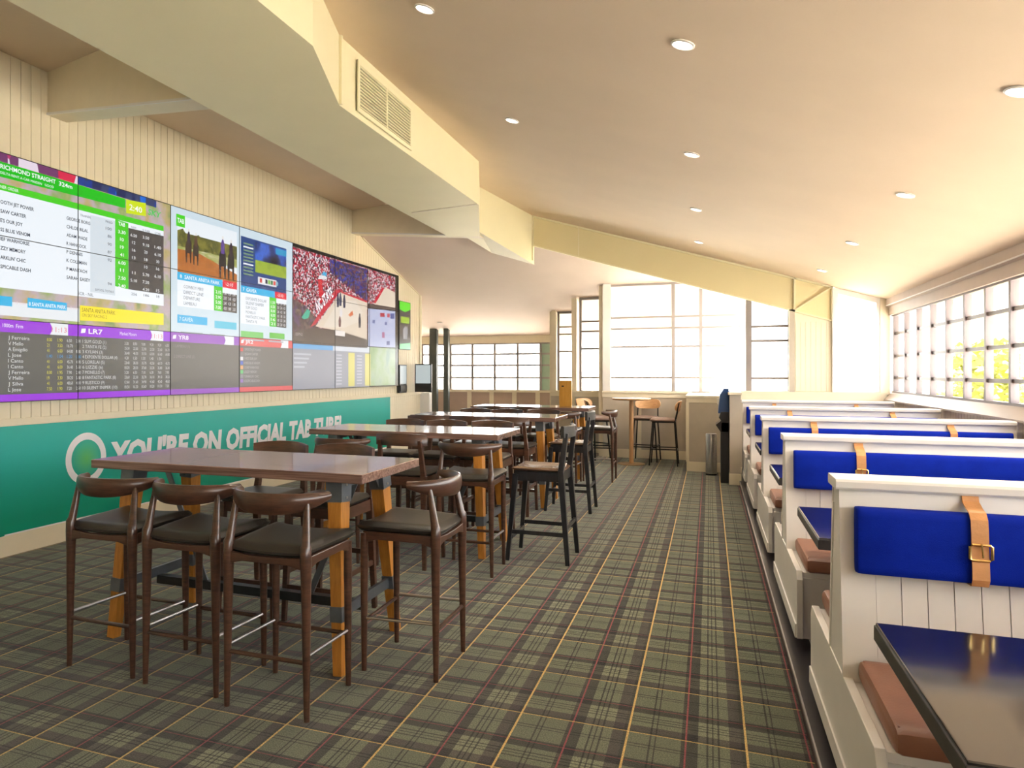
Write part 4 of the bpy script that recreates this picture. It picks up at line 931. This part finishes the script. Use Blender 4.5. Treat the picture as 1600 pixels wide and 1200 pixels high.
th_ = math.atan2(b_[1] - a_[1], b_[0] - a_[0]) 
mrot = Matrix(((0, 0, 1), (1, 0, 0), (0, 1, 0))) @ Matrix.Rotation(th_, 3, 'Z')
o.rotation_quaternion = mrot.to_quaternion()
txt(vw, 'ESPN2', 462, 524, 473, 519.5, disp((200, 190, 188)), 5)
for u, v, hgt, c in ((528, 480, 22, (40, 46, 80)), (532, 478, 20, (70, 74, 100)), (538, 481, 20, (60, 60, 84)), (531, 511, 17, (120, 84, 84)), (533, 495, 14, (226, 222, 226)), (562, 512, 22, (60, 60, 72))):
    quad(vw, [(u - 1.6, v), (u + 1.6, v), (u + 2, v - hgt * .55), (u + .8, v - hgt), (u - .8, v - hgt), (u - 2, v - hgt * .55)], disp(c), 6)
quad(vw, [(544, 492), (551, 485), (552, 492), (547, 495)], disp((216, 120, 80)), 5)
quad(vw, [(575.5, 481), (617.5, 484), (617.5, 433), (575.5, 420)], crowd, 1); quad(vw, [(584, 475), (602, 449), (617.5, 457), (617.5, 482)], court, 2); quad(vw, [(583, 473), (587, 474), (601, 450), (597, 449)], cred, 3); quad(vw, [(575.5, 481), (617.5, 485), (617.5, 481), (575.5, 474)], cdark, 3)
quad(vw, [(575.5, 541), (617.5, 543), (617.5, 486), (575.5, 482)], disp((178, 186, 216)), 1)
for u0, v0, u1, v1, c in ((594, 489, 601, 495, (176, 50, 70)), (605, 490, 609, 496, (190, 70, 90)), (610, 490, 616, 498, (80, 90, 150)), (582, 500, 586, 505, (100, 110, 160)), (601, 503, 605, 508, (110, 116, 166)), (597, 519, 601, 528, (170, 100, 140)), (604, 533, 609, 539, (70, 80, 140))):
    quad(vw, [(u0, v1), (u1, v1), (u1, v0), (u0, v0)], disp(c), 2)
quad(vw, [(575.5, 603), (617.5, 601.5), (617.5, 544), (575.5, 542)], disp_noise('display_field', [(120, 156, 96), (150, 178, 120), (170, 190, 160), (130, 160, 150)], 3, .9, False), 1)
# thin joints between the screens, in front of the picture layer
js = mat('screen_joint', (.006, .006, .007), .4)
for i in range(8): MB().box(XS - .002, XS + .0048, py0 + i * PW - .0035, py0 + i * PW + .0035, z0, z3).build('bezel', js, vw)
for j in range(4): MB().box(XS - .002, XS + .0048, py0, yR, PZ + j * PH - .0032, PZ + j * PH + .0032).build('bezel', js, vw)

# portrait advertising screen and two small terminals beside it
ad = thing('portrait_screen', 'tall portrait screen with green and black advert beside the video wall', 'screen', (XW, 12.62, 1.957))
MB().box(0, .05, -.275, .275, 0, .912).build('casing', BLACKPLASTIC, ad, bevel=.004)
pic = MB().box(.05, .052, -.262, .262, .013, .90).build('picture', disp((60, 58, 56)), ad)
def adq(pts, c, l=1): MB().add([(.052 + .0007 * l, a, b) for a, b in pts], [tuple(range(len(pts)))]).build('print', disp(c), ad)
adq([(-.262, .75), (0, .71), (.262, .78), (.262, .90), (-.262, .90)], (90, 225, 20)); adq([(-.20, .50), (.20, .50), (.20, .62), (-.20, .62)], (150, 190, 20)); adq([(-.10, .2), (.1, .2), (.13, .40), (.02, .46), (-.11, .38)], (150, 150, 155), 2); adq([(-.262, .013), (.262, .013), (.262, .14), (-.262, .10)], (90, 200, 130), 2)
for k, (yy, dz, rz) in enumerate(((12.50, .53, 0), (13.22, .55, 84))):
    s_ = thing('betting_terminal', ('small dark betting terminal on the dado rail beneath the portrait screen' if k == 0 else 'slim monitor swung out from the wall at the board corner'), 'terminal', (XW + (.02 if k == 0 else .195), yy, 1.141), R(-rz) if k else 0)
    MB().box(0, .045, -.17, .17, .0, dz).build('casing', BLACKPLASTIC, s_, bevel=.004)
    MB().box(.045, .047, -.15, .15, .17, dz - .02).build('display', disp((205, 215, 215), .8), s_)
    MB().box(.045, .06, -.15, .15, .03, .14).build('tray', BLACKPLASTIC, s_)

# ================================================================== TEAL SIGN
XG = XW + .004
sg = thing('wall_sign', 'long teal printed banner with white ring and slogan under the screens', 'sign', (0, 0, 0))
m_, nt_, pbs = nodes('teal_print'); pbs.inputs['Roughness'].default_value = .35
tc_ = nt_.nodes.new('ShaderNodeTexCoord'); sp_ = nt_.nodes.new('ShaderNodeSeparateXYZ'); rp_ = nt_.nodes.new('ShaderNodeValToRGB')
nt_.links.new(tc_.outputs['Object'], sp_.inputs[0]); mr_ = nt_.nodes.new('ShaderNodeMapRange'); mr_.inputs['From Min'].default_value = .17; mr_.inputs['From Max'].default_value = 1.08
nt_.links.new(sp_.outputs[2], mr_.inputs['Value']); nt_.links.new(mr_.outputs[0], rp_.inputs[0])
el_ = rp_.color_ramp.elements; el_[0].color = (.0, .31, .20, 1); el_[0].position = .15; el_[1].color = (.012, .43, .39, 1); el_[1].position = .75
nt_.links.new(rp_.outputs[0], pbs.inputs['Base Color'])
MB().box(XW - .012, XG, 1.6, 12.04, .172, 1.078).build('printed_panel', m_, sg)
PRW = mat('print_white', (.78, .77, .82), .4, var=.02)
cy_, cz_ = 5.143, .722
ring = MB(); no = 48
ring.add([(XG + .001, cy_ + r_ * cos(2 * pi * i / no), cz_ + r_ * 1.02 * sin(2 * pi * i / no)) for r_ in (.236, .172) for i in range(no)], [(i, (i + 1) % no, no + (i + 1) % no, no + i) for i in range(no)]).build('ring', PRW, sg)
mg, ntg, pg = nodes('print_green_glow'); pg.inputs['Roughness'].default_value = .4
tg = ntg.nodes.new('ShaderNodeTexCoord'); gr = ntg.nodes.new('ShaderNodeTexGradient'); gr.gradient_type = 'SPHERICAL'; mpg = ntg.nodes.new('ShaderNodeMapping'); mpg.inputs['Scale'].default_value = (6, 6, 6)
ntg.links.new(tg.outputs['Object'], mpg.inputs[0]); ntg.links.new(mpg.outputs[0], gr.inputs[0]); rg = ntg.nodes.new('ShaderNodeValToRGB'); rg.color_ramp.elements[0].color = (.008, .38, .30, 1); rg.color_ramp.elements[1].color = (.10, .50, .13, 1)
ntg.links.new(gr.outputs[0], rg.inputs[0]); ntg.links.new(rg.outputs[0], pg.inputs['Base Color'])
o = MB().add([(0, .172 * cos(2 * pi * i / no), .175 * sin(2 * pi * i / no)) for i in range(no)], [tuple(range(no))]).build('disc', mg, sg); o.location = (XG + .0012, cy_, cz_)
txz(sg, "YOU'RE ON OFFICIAL TAB TURF!", 5.44, .60, 4.72, .235, PRW, 2, XG, shear=.12, bold=.05)
a_ = on_x(335, 757, XG); b_ = on_x(425, 739, XG)
MB().bar((XG + .001, 4.3, a_[1] - .03), (XG + .001, 12.0, a_[1] - .03), .002, .012).build('thin_line', PRW, sg)

# ================================================================== BIN, TERMINAL, THINGS BY THE PARTITION
bn = thing('steel_bin', 'slim stainless steel bin beside the low partition', 'bin', (.03, 11.55, 0))
MB().lathe([(.001, .01), (.075, .01), (.078, .02), (.078, .60), (.074, .615), (.06, .62), (.058, .60), (.001, .60)], n=28).build('body', STEEL, bn, True)
MB().lathe([(.080, .0), (.082, .0), (.082, .022), (.078, .022)], n=28).build('base_ring', BLACKPLASTIC, bn, True)
kt = thing('betting_kiosk', 'dark self-service kiosk with a blue hood against the partition side', 'kiosk', (.17, 10.95, 0))
MB().box(-.02, .085, -.2, .2, 0, .84).build('body', BLACKPLASTIC, kt, bevel=.006)
MB().prism([(-.085, .80), (-.02, .70), (.085, .70), (.085, .98), (-.02, .98), (-.045, .90), (-.015, .86)], -.2, .2, 'y').build('ledge', BLACKPLASTIC, kt, bevel=.004)
MB().prism([(-.055, .96), (.085, .96), (.085, 1.30), (.02, 1.30), (-.03, 1.22)], -.19, .19, 'y').build('hood', mat('blue_plastic', (.01, .05, .17), .35, var=.05), kt, bevel=.006)
MB().box(-.062, -.05, -.10, .10, 1.08, 1.16).build('card_slot', WHITE, kt)

# ================================================================== OUTSIDE
struct(MB().box(-40, 60, -30, 60, -.5, -.35).build('ground', mat('pale_paving', (.56, .52, .45), .9, var=.12, scale=.6)))
bush = MB(); random.seed(3)
for i in range(1500):
    a = random.uniform(0, 2 * pi); h_ = random.random(); r_ = .75 * math.sqrt(random.random()) * (1 - .55 * h_ ** 2)
    x, y, z = r_ * cos(a), r_ * sin(a), .15 + 1.75 * h_; d = random.uniform(0, pi); e = random.uniform(-.9, .9); s_ = .075
    ux, uy = cos(d) * s_, sin(d) * s_; vx_, vy_, vz_ = -sin(d) * s_ * e, cos(d) * s_ * e, s_ * .8
    bush.add([(x - ux, y - uy, z), (x, y, z - .02), (x + ux, y + uy, z), (x + vx_, y + vy_, z + vz_)], [(0, 1, 2, 3)])
LEAF = mat('yellow_green_leaves', (.34, .36, .05), .6, var=.35, scale=3)
fol = bush.mesh('foliage', LEAF)
stem = MB()
for i in range(6):
    a = i * pi / 3; stem.tube([(.04 * cos(a), .04 * sin(a), 0), (.12 * cos(a), .12 * sin(a), .5), (.34 * cos(a), .34 * sin(a), 1.3)], [.022, .016, .006], 6)
stm = stem.mesh('stems', mat('bark', (.12, .08, .05), .8))
for x, y, sc_ in ((4.7, 10.0, 1.15), (4.6, 12.2, 1.1), (4.3, 14.2, 1.25), (6.3, 13.2, 1.4), (6.4, 15.4, 1.4), (7.2, 11.2, 1.3), (4.6, 16.1, 1.15)):
    t = thing('shrub', 'yellow-green leafy shrub in the garden outside the long side window', 'shrub', (x, y, -.36), random.uniform(0, 6), 'shrubs outside the side window')
    t.scale = (sc_, sc_, sc_); obj('foliage', fol, t); obj('stems', stm, t)
fp_ = mat('pale_fence_paint', (.62, .58, .54), .7, var=.08)
fe = thing('garden_fence', 'pale paling fence across the yard beyond the far windows', 'fence', (0, 21.5, -.36))
pal = MB().box(0, .145, -.012, .012, .05, 1.75).mesh('paling', fp_)
for i in range(70):
    o = obj('paling', pal, fe); o.location = (-8 + i * .155, 0, random.uniform(-.01, .01))
for z in (.4, 1.4): MB().box(-8, 2.85, .012, .06, z, z + .09).build('rail', fp_, fe)
hs = thing('neighbour_house', 'pale weatherboard house with a dark gutter beyond the corner window', 'house', (3.6, 17.8, -.36))
hw = mat('weatherboard_paint', (.72, .70, .68), .6, var=.04)
EZ = 3.46
MB().box(.03, 3.4, .03, 12, 0, EZ).build('wall', hw, hs)
wbm = MB().prism([(0.03, 0), (0, 0), (.022, .19), (.03, .19)], 0, 12, 'y').mesh('weatherboard', hw)
wbs = MB().prism([(0.03, 0), (0, 0), (.022, .19), (.03, .19)], 0, 3.4, 'x').mesh('weatherboard', hw)
for i in range(16):
    for q in (wbm, wbs):
        o = obj('weatherboard', q, hs); o.location = (0, 0, .05 + i * .19)
MB().prism([(-.35, EZ), (3.75, EZ), (1.7, EZ + 1.3)], -.3, 12.3, 'y').build('roof', mat('grey_roof', (.42, .38, .36), .7, var=.1), hs)
MB().box(-.46, -.34, -.3, 12.3, EZ - .04, EZ + .07).build('gutter', mat('dark_gutter', (.07, .04, .035), .5), hs)
